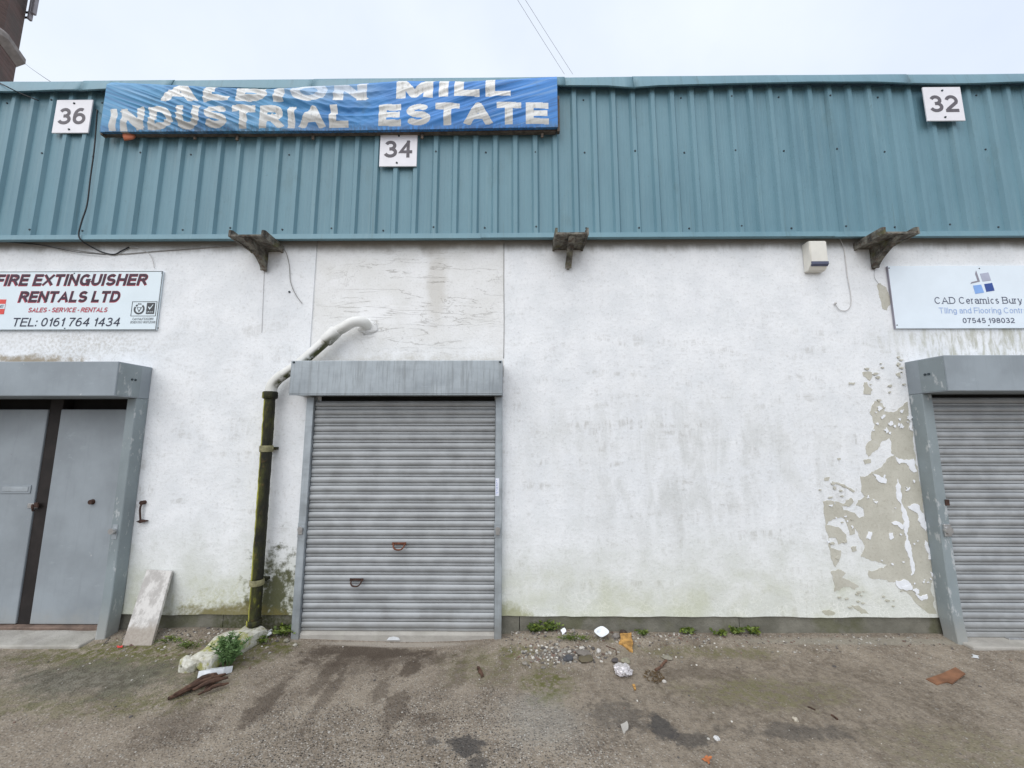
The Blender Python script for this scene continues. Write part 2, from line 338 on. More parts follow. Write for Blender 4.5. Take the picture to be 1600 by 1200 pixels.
def banner_material():
    n = NT('blue_banner_vinyl', .5, spec=.35)
    x, y, z = n.xyz()
    f = n.noise(1.1, 5, .6); g = n.noise(30, 5, .7, sc=(1.5, 1, .35)); weave = n.noise(160, 2, sc=(1, 1, .1))
    c = n.mix(n.mr(x, -2.6, -.6), (.085, .285, .50), (.050, .235, .62))
    c = n.mix(n.mul(n.mr(f, .42, .62), .5), c, (.03, .115, .33))
    def crease(sl, sc_, off):
        cb = n.t.nodes.new('ShaderNodeCombineXYZ'); n.set(cb.inputs[0], n.mul(x, .9)); n.set(cb.inputs[1], n.mul(n.add(z, n.mul(x, sl)), sc_)); cb.inputs[2].default_value = off
        q = n.t.nodes.new('ShaderNodeTexNoise'); n.t.links.new(cb.outputs[0], q.inputs['Vector']); q.inputs['Scale'].default_value = 1; q.inputs['Detail'].default_value = 4
        return q.outputs['Fac']
    cl, cr_ = crease(.42, 26, 1), crease(-.35, 24, 5)
    crease_light = n.mx(n.mul(n.mr(cl, .54, .62), n.mr(x, -1.6, -2.8)), n.mul(n.mr(cr_, .54, .64), n.mr(x, -1.2, .0)))  # paler crease lines painted in as light caught on the folds
    c = n.mix(n.mul(crease_light, .38), c, (.30, .48, .70))
    crease_shade = n.mx(n.mul(n.mr(cl, .46, .38), n.mr(x, -1.6, -2.8)), n.mul(n.mr(cr_, .46, .38), n.mr(x, -1.2, .0)))  # darker crease lines painted in as shade inside the folds
    c = n.mix(n.mul(crease_shade, .5), c, (.025, .10, .26))
    dirt = n.mul(n.mr(n.add(z, n.mul(g, .16)), 4.76, 4.62), .75)
    c = n.mix(n.mul(dirt, n.mr(g, .4, .6)), c, (.05, .055, .06))
    fade = n.mul(n.blob(-1.85, 4.98, .65, .13, nz=f, k=.9, lo=.3, hi=1.1), .55)
    c = n.mix(fade, c, (.36, .50, .66))
    c = n.mix(n.mul(n.mr(n.noise(4, 4), .6, .7), .25), c, (.10, .16, .15))
    n.col(c); n.bump(n.add(weave, g), .08, .004)
    MAT['banner'] = n.m
    n = NT('white_banner_print', .55)
    f = n.noise(26, 6, .7, sc=(1, 1, .4)); g = n.noise(3, 4)
    x, y, z = n.xyz()
    c = n.mix(n.mr(g, .35, .7), (.66, .67, .66), (.82, .82, .80))
    c = n.mix(n.mul(n.mr(f, .5, .68), .55), c, (.30, .29, .26))
    c = n.mix(n.mul(n.mr(n.add(z, n.mul(f, .14)), 4.80, 4.68), .55), c, (.22, .21, .19))
    fade = n.mul(n.blob(-1.78, 5.0, .5, .12, nz=g, k=.8, lo=.4, hi=1.1), .6)
    c = n.mix(fade, c, (.42, .56, .75))
    n.col(c); MAT['banner_print'] = n.m

def iron_material():
    n = NT('crusted_cast_iron', .85, .1)
    f = n.noise(12, 6, .7); g = n.noise(34, 5, .7)
    c = n.mix(n.mr(f, .35, .65), (.048, .044, .038), (.25, .24, .205))
    c = n.mix(n.mul(n.mr(g, .5, .65), .7), c, (.10, .055, .035))
    c = n.mix(n.mul(n.mr(n.noise(7, 4), .55, .7), .7), c, (.14, .14, .06))
    n.col(c); n.bump(n.add(f, g), .6, .01)
    MAT['iron'] = n.m

def brick_far_material():
    n = NT('sooty_chimney_brick', .9)
    b = n.t.nodes.new('ShaderNodeTexBrick')
    x, y, z = n.xyz()
    cb = n.t.nodes.new('ShaderNodeCombineXYZ'); n.set(cb.inputs[0], n.add(x, n.mul(y, .8))); n.set(cb.inputs[1], z)
    n.t.links.new(cb.outputs[0], b.inputs['Vector']); b.inputs['Scale'].default_value = 4.4
    b.inputs['Color1'].default_value = (.10, .062, .055, 1); b.inputs['Color2'].default_value = (.16, .10, .088, 1)
    b.inputs['Mortar'].default_value = (.12, .10, .09, 1); b.inputs['Mortar Size'].default_value = .02
    f = n.noise(.7, 5, .65)
    c = n.mix(n.mr(f, .35, .65, 0, .7), b.outputs[0], (.085, .075, .068))
    n.col(c); MAT['chimney'] = n.m

def board_material():
    n = NT('weathered_board', .8)
    x, y, z = n.xyz()
    f = n.noise(16, 6, .7, sc=(1, 1, .6)); g = n.noise(45, 4, .7)
    k = n.mr(n.add(z, n.mul(f, .12)), .16, .22)
    up = n.mix(n.mr(f, .42, .6), (.42, .40, .38), (.62, .60, .575))
    c = n.mix(k, n.mix(n.mr(g, .4, .6), (.33, .29, .25), (.38, .34, .295)), up)
    n.col(c); n.bump(f, .4, .006); MAT['board'] = n.m

def slab_material():
    n = NT('lichen_crusted_slab', .9)
    f = n.noise(9, 6, .7); g = n.noise(28, 6, .7)
    c = n.mix(n.mr(g, .35, .65), (.42, .40, .33), (.64, .63, .56))
    c = n.mix(n.mul(n.mr(f, .5, .62), .85), c, (.30, .30, .06))
    c = n.mix(n.mul(n.mr(n.noise(17, 6, .7), .6, .68), .8), c, (.08, .085, .03))
    n.col(c); n.bump(n.add(f, g), .6, .02); MAT['slab'] = n.m

def wood_dark_material():
    n = NT('rotten_wood', .8)
    f = n.noise(10, 6, .7); g = n.noise(40, 5, .7)
    c = n.mix(n.mr(f, .35, .65), (.035, .018, .012), (.12, .065, .042))
    n.col(n.mix(n.mul(n.mr(g, .58, .7), .5), c, (.26, .16, .10))); n.bump(g, .5, .006); MAT['rot'] = n.m

def stones_material(name, cols):
    n = NT(name, .85)
    v = n.t.nodes.new('ShaderNodeVertexColor'); v.layer_name = 'tint'
    f = n.noise(60, 4)
    n.col(n.mix(n.mul(n.mr(f, .4, .7), .4), v.outputs[0], (.1, .09, .08))); MAT[name] = n.m

def leaf_material(name, c0, c1):
    n = NT(name, .55)
    v = n.t.nodes.new('ShaderNodeVertexColor'); v.layer_name = 'tint'
    sp = n.t.nodes.new('ShaderNodeSeparateColor'); n.t.links.new(v.outputs[0], sp.inputs[0])
    n.col(n.mix(sp.outputs[0], c0, c1))
    try: n.b.inputs['Transmission Weight'].default_value = 0.0
    except Exception: pass
    MAT[name] = n.m

wall_material(); infill_material(); clad_material(); ground_material(); mossy_pipe_material(); white_pipe_material()
banner_material(); iron_material(); brick_far_material(); board_material(); slab_material(); wood_dark_material()
galv_material('galv_hood', (.345, .38, .405), .65, .2, .5, .42)
galv_material('galv_slat', (.375, .39, .40), 0, .28, .2, .5)
galv_material('galv_rail', (.41, .45, .48), .25, .3, .5, .45)
paint_grey_material('door_grey', (.285, .318, .345)); paint_grey_material('hood_grey', (.275, .312, .342))
jamb_material('jamb_grey', (.245, .285, .30))
concrete_material('plinth_concrete', (.135, .13, .105), (.225, .215, .18), .5)
concrete_material('sill_concrete', (.34, .32, .29), (.46, .44, .40), .12)
def exposed_material():
    n = NT('exposed_render', .92, spec=.2)
    f = n.noise(3.5, 6, .65); g = n.noise(45, 5, .7); w2 = n.noise(9, 6, .7, sc=(1, 1, .6))
    c = n.mix(n.mr(f, .32, .68), (.47, .455, .39), (.56, .545, .475))
    c = n.mix(n.mul(n.mr(w2, .56, .70), .5), c, (.64, .63, .585))
    c = n.mix(n.mul(n.mr(g, .52, .70), .4), c, (.29, .265, .205))
    x, y, z = n.xyz(); c = n.mix(n.mul(n.mr(n.add(z, n.mul(f, .4)), .6, .2), .5), c, (.36, .36, .22))
    n.col(c); n.bump(g, .4, .006); MAT['exposed_render'] = n.m
exposed_material()
simple('bright_paint', (.82, .84, .88), .8, 0, .05, 18, .15)
simple('plate_white', (.80, .79, .83), .45, 0, .03, 12, .02)
simple('digit_grey', (.12, .11, .125), .6, 0, .15, 30, 0)
simple('sign_white', (.72, .81, .86), .35, 0, .02, 6, .01)
simple('cad_white', (.76, .84, .91), .35, 0, .02, 6, .01)
simple('ink_maroon', (.045, .012, .03), .5, 0, .3, 8, 0)
simple('ink_red', (.48, .05, .075), .5, 0, .1, 12, 0)
simple('logo_red', (.70, .075, .06), .5, 0, .05, 12, 0)
simple('ink_navy', (.02, .022, .05), .5, 0, .2, 12, 0)
simple('ink_charcoal', (.055, .06, .065), .5, 0, .2, 12, 0)
simple('ink_slate', (.085, .095, .15), .5, 0, .1, 12, 0)
simple('ink_palegrey', (.43, .45, .56), .5, 0, .05, 12, 0)
simple('ink_midgrey', (.27, .26, .31), .5, 0, .05, 12, 0)
simple('ink_sky', (.24, .42, .80), .5, 0, .05, 12, 0)
simple('ink_skytext', (.34, .46, .72), .5, 0, .05, 12, 0)
simple('ink_blue', (.03, .075, .30), .5, 0, .05, 12, 0)
simple('black_void', (.012, .011, .010), .9, 0, .2, 6, 0)  # near-black colour standing in for shade inside gaps and recesses
simple('dark_post', (.016, .012, .011), .7, 0, .3, 8, .1)
simple('rust', (.16, .06, .035), .85, .1, .35, 40, .4)
simple('rust_dark', (.06, .032, .024), .85, .1, .35, 40, .4)
simple('steel', (.50, .50, .50), .35, .8, .1, 40, .05)
simple('screw_dark', (.035, .05, .06), .6, .2, .2, 60, 0)
simple('cable_black', (.018, .02, .024), .6, 0, .1, 30, 0)
simple('cable_grey', (.30, .29, .28), .7, 0, .15, 30, 0)
simple('cable_white', (.58, .57, .56), .6, 0, .1, 30, 0)
simple('alarm_cream', (.72, .70, .64), .45, 0, .05, 9, .03)
simple('alarm_navy', (.09, .10, .16), .4, 0, .1, 9, 0)
simple('timber', (.12, .095, .075), .85, 0, .35, 22, .4)
simple('mossy_collar', (.23, .215, .12), .8, 0, .35, 25, .3)
simple('orange_rag', (.52, .17, .09), .8, 0, .15, 25, .2)
simple('tray_white', (.78, .80, .83), .4, 0, .03, 25, .03)
simple('tan_wood', (.40, .22, .065), .8, 0, .4, 30, .4)
simple('stick_brown', (.13, .07, .045), .85, 0, .35, 30, .4)
simple('card_rust', (.20, .095, .05), .85, 0, .25, 12, .2)
simple('leaf_orange', (.42, .14, .05), .75, 0, .3, 60, .2)
simple('poly_white', (.66, .68, .70), .5, 0, .12, 16, .3)
simple('foil', (.60, .57, .58), .35, .4, .3, 60, .5)
simple('brown_litter', (.10, .065, .03), .9, 0, .4, 60, .3)
simple('sticker_white', (.74, .77, .86), .4, 0, .04, 30, 0)
simple('sticker_ink', (.30, .36, .62), .4, 0, .1, 30, 0)
simple('antenna_grey', (.30, .28, .30), .6, .1, .1, 4, 0)
simple('stone_band', (.26, .235, .22), .9, 0, .2, 3, .1)
simple('roof_grey', (.16, .17, .18), .8, 0, .15, 2, .1)
simple('door_sill', (.17, .12, .095), .8, 0, .3, 14, .2)
stones_material('stones', None)
leaf_material('weed_leaf', (.05, .085, .016), (.17, .22, .035))
leaf_material('feather_leaf', (.065, .13, .04), (.20, .32, .12))

# ------------------------------------------------------------------ object helpers
WL = {}                                     # world origin of every object
def link(name, data, parent=None, loc=(0, 0, 0)):
    o = bpy.data.objects.new(name, data); C.objects.link(o); loc = Vector(loc)
    if parent is not None: o.parent = parent; o.location = loc - WL[parent.name]
    else: o.location = loc
    WL[o.name] = loc
    return o
def tag(o, label, cat, group=None):
    o['label'] = label; o['category'] = cat
    if group: o['group'] = group
    return o
def thing(name, label, cat, loc, group=None): return tag(link(name, None, None, loc), label, cat, group)
def to_obj(name, bm, mat, parent=None, loc=(0, 0, 0), smooth=False, recenter=False, angle=None):
    """bm is in world metres; with recenter the origin goes to the base centre"""
    loc = Vector(loc)
    if recenter:
        xs = [v.co for v in bm.verts]
        loc = Vector(((min(c.x for c in xs) + max(c.x for c in xs)) / 2, (min(c.y for c in xs) + max(c.y for c in xs)) / 2, min(c.z for c in xs)))
    if loc.length: bmesh.ops.translate(bm, verts=bm.verts, vec=-loc)
    bmesh.ops.recalc_face_normals(bm, faces=bm.faces)
    me = bpy.data.meshes.new(name); bm.to_mesh(me); bm.free()
    me.materials.append(MAT[mat] if isinstance(mat, str) else mat)
    if smooth:
        for p in me.polygons: p.use_smooth = True
        if angle is not None: me.set_sharp_from_angle(angle=R(angle))
    return link(name, me, parent, loc)
def nb(): return bmesh.new()
def box(bm, x0, x1, y0, y1, z0, z1, bev=0.0, seg=1):
    vs = [bm.verts.new(p) for p in ((x0, y0, z0), (x1, y0, z0), (x1, y1, z0), (x0, y1, z0), (x0, y0, z1), (x1, y0, z1), (x1, y1, z1), (x0, y1, z1))]
    fs = [bm.faces.new([vs[i] for i in f]) for f in ((0, 3, 2, 1), (4, 5, 6, 7), (0, 1, 5, 4), (1, 2, 6, 5), (2, 3, 7, 6), (3, 0, 4, 7))]
    if bev:
        es = list({e for f in fs for e in f.edges})
        bmesh.ops.bevel(bm, geom=es, offset=bev, segments=seg, affect='EDGES', profile=.5)
    return bm
def extrude_profile(bm, pts, axis, a, b, close=True):
    """pts: 2D profile; axis 'x': pts are (y,z) swept a..b in x; axis 'z': pts are (x,y); axis 'y': pts are (x,z)"""
    def mk(p, t): return {'x': (t, p[0], p[1]), 'z': (p[0], p[1], t), 'y': (p[0], t, p[1])}[axis]
    A = [bm.verts.new(mk(p, a)) for p in pts]; B = [bm.verts.new(mk(p, b)) for p in pts]
    n = len(pts)
    for i in range(n if close else n - 1):
        j = (i + 1) % n; bm.faces.new((A[i], A[j], B[j], B[i]))
    if close: bm.faces.new(A[::-1]); bm.faces.new(B)
    return bm
def catmull(pts, n=8):
    pts = [Vector(p) for p in pts]; q = [pts[0] * 2 - pts[1]] + pts + [pts[-1] * 2 - pts[-2]]; out = []
    for i in range(1, len(q) - 2):
        for k in range(n):
            t = k / n; a, b, c, d = q[i - 1], q[i], q[i + 1], q[i + 2]
            out.append(.5 * ((2 * b) + (-a + c) * t + (2 * a - 5 * b + 4 * c - d) * t * t + (-a + 3 * b - 3 * c + d) * t ** 3))
    out.append(pts[-1]); return out
def tube(bm, pts, rad, seg=10, cap=True):
    pts = [Vector(p) for p in pts]; rings = []; prev = None
    for i, p in enumerate(pts):
        t = (pts[min(i + 1, len(pts) - 1)] - pts[max(i - 1, 0)]).normalized()
        if prev is None:
            up = Vector((0, 0, 1)) if abs(t.z) < .9 else Vector((0, 1, 0)); a = t.cross(up).normalized()
        else: a = (prev - t * prev.dot(t)).normalized()
        prev = a; b = t.cross(a); r = rad[i] if isinstance(rad, (list, tuple)) else rad
        rings.append([bm.verts.new(p + a * (r * math.cos(2 * math.pi * k / seg)) + b * (r * math.sin(2 * math.pi * k / seg))) for k in range(seg)])
    for A, B in zip(rings, rings[1:]):
        for k in range(seg): bm.faces.new((A[k], A[(k + 1) % seg], B[(k + 1) % seg], B[k]))
    if cap: bm.faces.new(rings[0][::-1]); bm.faces.new(rings[-1])
    return bm
def wire(name, pts, r, mat, label=None, cat='cable', parent=None, seg=5, n=8, group=None):
    o = to_obj(name, tube(nb(), catmull(pts, n), r, seg), mat, parent, smooth=True, recenter=parent is None)
    if label: tag(o, label, cat, group)
    return o
def fractal(poly, lev=3, amp=.18, seed=0):
    rnd = random.Random(seed); pts = [Vector(p) for p in poly]
    for l in range(lev):
        out = []
        for i, a in enumerate(pts):
            b = pts[(i + 1) % len(pts)]; d = b - a; nrm = Vector((-d.y, d.x))
            out += [a, (a + b) / 2 + nrm * rnd.uniform(-amp, amp)]
        pts = out; amp *= .93
    return pts
def sheet_xz(bm, poly, y, thick=0.0):
    """flat polygon (x,z list) at depth y, with a rim running back by thick"""
    f = bm.faces.new([bm.verts.new((p[0], y, p[1])) for p in poly])
    if thick:
        r = bmesh.ops.extrude_face_region(bm, geom=[f])
        bmesh.ops.translate(bm, verts=[v for v in r['geom'] if isinstance(v, bmesh.types.BMVert)], vec=(0, thick, 0))
    return bm
def arc(cx, cy, rx, ry, a0, a1, n=10): return [(cx + rx * math.cos(R(a0 + (a1 - a0) * i / n)), cy + ry * math.sin(R(a0 + (a1 - a0) * i / n))) for i in range(n + 1)]
XH = .70
def skeleton(c):
    """width and centre lines of a letter in a unit box; True = square ends"""
    S_ = {
     'A': (.95, [([(0, 0), (.5, 1), (1, 0)], 1), ([(.22, .32), (.78, .32)], 0)]),
     'B': (.84, [([(0, 0), (0, 1)], 1), ([(0, 1), (.6, 1)] + arc(.6, .77, .34, .23, 90, -90, 8) + [(0, .54)], 0), ([(.3, .54), (.62, .54)] + arc(.62, .27, .38, .27, 90, -90, 8) + [(0, 0)], 0)]),
     'C': (.9, [(arc(.5, .5, .5, .5, 42, 318, 18), 0)]),
     'D': (.9, [([(0, 0), (0, 1)], 1), ([(0, 1), (.45, 1)] + arc(.45, .5, .55, .5, 90, -90, 12) + [(0, 0)], 0)]),
     'E': (.78, [([(0, 0), (0, 1)], 1), ([(0, 1), (1, 1)], 1), ([(0, .52), (.92, .52)], 1), ([(0, 0), (1.02, 0)], 1)]),
     'F': (.72, [([(0, 0), (0, 1)], 1), ([(0, 1), (1, 1)], 1), ([(0, .5), (.88, .5)], 1)]),
     'G': (.95, [(arc(.5, .5, .5, .5, 45, 340, 18) + [(1, .46), (.58, .46)], 0), ([(1, .46), (1, 0)], 1)]),
     'H': (.88, [([(0, 0), (0, 1)], 1), ([(1, 0), (1, 1)], 1), ([(0, .52), (1, .52)], 0)]),
     'I': (0, [([(.5, 0), (.5, 1)], 1)]),
     'L': (.72, [([(0, 1), (0, 0)], 1), ([(0, 0), (1, 0)], 1)]),
     'M': (1.05, [([(0, 0), (0, 1)], 1), ([(0, 1), (.5, 0), (1, 1)], 1), ([(1, 0), (1, 1)], 1)]),
     'N': (.9, [([(0, 0), (0, 1)], 1), ([(0, 1), (1, 0)], 1), ([(1, 0), (1, 1)], 1)]),
     'O': (1.0, [(arc(.5, .5, .5, .5, 0, 360, 26), 2)]),
     'R': (.88, [([(0, 0), (0, 1)], 1), ([(0, 1), (.6, 1)] + arc(.6, .75, .36, .25, 90, -90, 8) + [(0, .5)], 0), ([(.5, .5), (1, 0)], 1)]),
     'S': (.86, [(arc(.5, .74, .46, .26, 28, 180, 9) + arc(.36, .72, .32, .2, 190, 250, 4) + [(.5, .5)] + arc(.64, .28, .36, .2, 70, 0, 5) + arc(.5, .26, .5, .26, 0, -155, 10), 0)]),
     'T': (.84, [([(.5, 0), (.5, 1)], 1), ([(0, 1), (1, 1)], 1)]),
     'U': (.88, [([(0, 1), (0, .36)] + arc(.5, .36, .5, .36, 180, 360, 14) + [(1, 1)], 1)]),
     'V': (.9, [([(0, 1), (.5, 0), (1, 1)], 1)]),
     'X': (.9, [([(0, 0), (1, 1)], 1), ([(0, 1), (1, 0)], 1)]),
     'K': (.88, [([(0, 0), (0, 1)], 1), ([(0, .4), (1, 1)], 1), ([(.3, .55), (1, 0)], 1)]),
     '0': (.72, [(arc(.5, .5, .5, .5, 0, 360, 24), 2)]),
     '1': (.42, [([(.9, 0), (.9, 1)], 1), ([(.9, .96), (.55, .78), (0, .74)], 0)]),
     '2': (.72, [(arc(.5, .70, .5, .30, 165, -25, 12) + [(.12, .12), (0, 0)], 0), ([(0, 0), (1, 0)], 1)]),
     '3': (.72, [(arc(.46, .755, .44, .245, 160, -80, 11) + [(.36, .51)], 0), ([(.36, .51)] + arc(.46, .265, .54, .265, 78, -160, 12), 0)]),
     '4': (.76, [([(.74, 0), (.74, 1)], 1), ([(.74, 1), (0, .30), (1, .30)], 1)]),
     '5': (.72, [([(.92, 1), (.2, 1), (.08, .52)] + arc(.48, .31, .52, .31, 130, -150, 13), 0)]),
     '6': (.72, [(arc(.5, .31, .5, .31, 0, 360, 22), 2), (arc(.56, .5, .56, .5, 62, 185, 9) + [(.0, .34)], 0)]),
     '7': (.70, [([(0, 1), (1, 1)], 1), ([(1, 1), (.52, .52), (.34, 0)], 1)]),
     '8': (.72, [(arc(.5, .77, .42, .23, 0, 360, 20), 2), (arc(.5, .27, .5, .27, 0, 360, 20), 2)]),
     '9': (.72, [(arc(.5, .69, .5, .31, 0, 360, 22), 2), (arc(.44, .5, .56, .5, 242, 365, 9) + [(1, .66)], 0)]),
     ':': (0, [([(.5, .02), (.5, .06)], 1), ([(.5, .6), (.5, .64)], 1)]), '.': (0, [([(.5, 0), (.5, .03)], 1)]),
     '-': (.34, [([(0, .4), (1, .4)], 1)]),
     'a': (.58, [(arc(.45, .52, .5, .18, 160, 20, 6) + [(1, .45), (1, 0)], 1), (arc(.48, .21, .48, .21, 90, 360, 12), 0), ([(.48, .42), (1, .42)], 0)]),
     'c': (.56, [(arc(.5, .35, .5, .35, 48, 312, 14), 0)]),
     'd': (.64, [(arc(.5, .35, .5, .35, 0, 360, 18), 2), ([(1, 0), (1, 1)], 1)]),
     'e': (.6, [(arc(.5, .35, .5, .35, 0, 315, 16), 0), ([(0, .36), (1, .36)], 0)]),
     'g': (.62, [(arc(.5, .35, .5, .35, 0, 360, 18), 2), ([(1, .70), (1, -.05)] + arc(.5, -.05, .5, .22, 0, -155, 8), 0)]),
     'i': (0, [([(.5, 0), (.5, XH)], 1), ([(.5, .93), (.5, .98)], 1)]), 'l': (0, [([(.5, 0), (.5, 1)], 1)]),
     'm': (.98, [([(0, 0), (0, XH)], 1), ([(0, .45)] + arc(.25, .48, .25, .22, 180, 0, 8) + [(.5, 0)], 1), ([(.5, .45)] + arc(.75, .48, .25, .22, 180, 0, 8) + [(1, 0)], 1)]),
     'n': (.6, [([(0, 0), (0, XH)], 1), ([(0, .42)] + arc(.5, .44, .5, .26, 180, 0, 10) + [(1, 0)], 1)]),
     'o': (.62, [(arc(.5, .35, .5, .35, 0, 360, 20), 2)]),
     'r': (.36, [([(0, 0), (0, XH)], 1), ([(0, .40)] + arc(.75, .42, .75, .28, 180, 80, 6), 0)]),
     's': (.5, [(arc(.5, .52, .45, .18, 30, 180, 7) + [(.4, .37), (.6, .33)] + arc(.5, .18, .5, .18, 20, -150, 8), 0)]),
     't': (.36, [([(.4, .92), (.4, .14)] + arc(.8, .14, .4, .14, 180, 280, 4), 0), ([(0, XH), (.9, XH)], 1)]),
     'u': (.6, [([(0, XH), (0, .26)] + arc(.5, .26, .5, .26, 180, 360, 10), 0), ([(1, XH), (1, 0)], 1)]),
     'y': (.62, [([(0, XH), (.52, 0)], 1), ([(1, XH), (.45, -.15), (.2, -.28), (0, -.26)], 0)])}
    return S_[c]
def ribbon(bm, pts, T, mode, z):
    pts = [Vector(p) for p in pts]
    closed = mode == 2
    if closed: pts = pts[:-1]
    n = len(pts)
    if mode == 1:
        pts[0] = pts[0] + (pts[0] - pts[1]).normalized() * T / 2; pts[-1] = pts[-1] + (pts[-1] - pts[-2]).normalized() * T / 2
    Lf, Rt = [], []
    for i, p in enumerate(pts):
        a = pts[(i - 1) % n] if closed or i else None; b = pts[(i + 1) % n] if closed or i < n - 1 else None
        d0 = (p - a).normalized() if a is not None else None; d1 = (b - p).normalized() if b is not None else None
        if d0 is None: d0 = d1
        if d1 is None: d1 = d0
        n0 = Vector((-d0.y, d0.x)); n1 = Vector((-d1.y, d1.x)); m = n0 + n1
        m = m.normalized() if m.length > 1e-4 else n0
        k = min(1.9, 1 / max(.2, m.dot(n0))); m = m * (T / 2 * k)
        Lf.append(bm.verts.new((*(p + m), z))); Rt.append(bm.verts.new((*(p - m), z)))
    for i in range(n if closed else n - 1):
        j = (i + 1) % n; bm.faces.new((Lf[i], Rt[i], Rt[j], Lf[j]))
def letter_bm(ch, T, serif=False, z=0.0):
    w_, strokes = skeleton(ch); bm = nb(); w_ = w_ + (T if w_ == 0 else 0)
    if serif and w_ <= T: w_ = T * 2.2
    mp = lambda p: ((T / 2 + p[0] * (w_ - T)), (T / 2 + p[1] * (1 - T)))
    if w_ <= T * 1.01: mp = lambda p: (T / 2, T / 2 + p[1] * (1 - T))
    for k, (pts, mode) in enumerate(strokes):
        ribbon(bm, [mp(p) for p in pts], T, mode, z + k * .004)
        if serif and mode == 1:
            for a, b in ((pts[0], pts[1]), (pts[-1], pts[-2])):
                if abs(a[1] - b[1]) > abs(a[0] - b[0]) and a[1] in (0, 1, XH):
                    q = mp(a); ribbon(bm, [(q[0] - T * 1.25, q[1] + (-T * .2 if a[1] == 0 else T * .2)), (q[0] + T * 1.25, q[1] + (-T * .2 if a[1] == 0 else T * .2))], T * .6, 0, z + k * .004 + .002)
    lo = -.45 if ch in 'gy' else 0.0
    for v in bm.verts: v.co.y = max(lo, min(1.0, v.co.y))
    return bm, w_
def text_layout(s, T, gap, serif=False):
    """one bmesh per letter, laid out on the line"""
    x = 0; out = []
    for ch in s:
        if ch == ' ': x += .36; continue
        bm, w_ = letter_bm(ch, T, serif)
        bmesh.ops.translate(bm, verts=bm.verts, vec=(x, 0, 0)); out.append(bm); x += w_ + gap
    return out, x - gap
def text_xz(s, x0, x1, z0, z1, y, mat, parent, name='lettering', T=.17, shear=0.0, gap=.13, serif=False, grow=0.0):
    """a line of lettering: x0..x1, baseline z0, cap line z1, on the plane y"""
    ls, wd = text_layout(s, T, gap, serif); me_bm = nb()
    for bm in ls:
        me = bpy.data.meshes.new('t'); bm.to_mesh(me); bm.free(); me_bm.from_mesh(me); bpy.data.meshes.remove(me)
    wd += shear
    for v in me_bm.verts:
        d = v.co.z; v.co = Vector((x0 + (v.co.x + shear * v.co.y) / wd * (x1 - x0), y - d * .03, z0 + v.co.y * (z1 - z0)))
    o = to_obj(name, me_bm, mat, parent); o.data.flip_normals() if False else None
    return o
def blobby(bm, c, r, seed, sub=2, amp=.25, freq=2.0, tint=None, layer=None):
    r = Vector(r) if not isinstance(r, (int, float)) else Vector((r, r, r))
    q = bmesh.ops.create_icosphere(bm, subdivisions=sub, radius=1)
    for v in q['verts']:
        k = 1 + amp * mn.noise(v.co * freq + Vector((seed * 3.1, seed * 1.7, seed)))
        v.co = Vector(c) + Vector((v.co.x * r.x, v.co.y * r.y, v.co.z * r.z)) * k
    if layer is not None:
        for v in q['verts']:
            for l in v.link_loops: l[layer] = tint
    return q['verts']

# ================================================================== SETTING: ground
def graded(a, b, d, far, k=1.5):
    xs = []; x = a
    while x < b - 1e-6: xs.append(x); x += d
    xs.append(b); s = d
    x = b
    while x < far: s *= k; x = min(far, x + s); xs.append(x)
    s = d; x = a
    while x > -far: s *= k; x = max(-far, x - s); xs.insert(0, x)
    return xs
gx = graded(-5.6, 5.6, .05, 400); gy = graded(-3.0, .30, .04, 400)
bm = nb(); grid = []
for y in gy:
    row = []
    for x in gx:
        k = 1 if (abs(x) < 12.5 and -6 < y < 1) else 0
        row.append(bm.verts.new((x, y, ground_z(x, y) if k else -.012)))
    grid.append(row)
for j in range(len(gy) - 1):
    for i in range(len(gx) - 1): bm.faces.new((grid[j][i], grid[j][i + 1], grid[j + 1][i + 1], grid[j + 1][i]))
o = to_obj('forecourt_ground', bm, 'ground', smooth=True); o['kind'] = 'structure'

# ================================================================== BUILDING
XL, XR = -12.0, 12.0
Z_CLAD0, Z_CLAD1, Z_TOP = 3.50, 5.10, 5.185
bld = thing('industrial_building', 'long white rendered industrial building with teal profiled cladding above', 'building', (0, 3, 0))

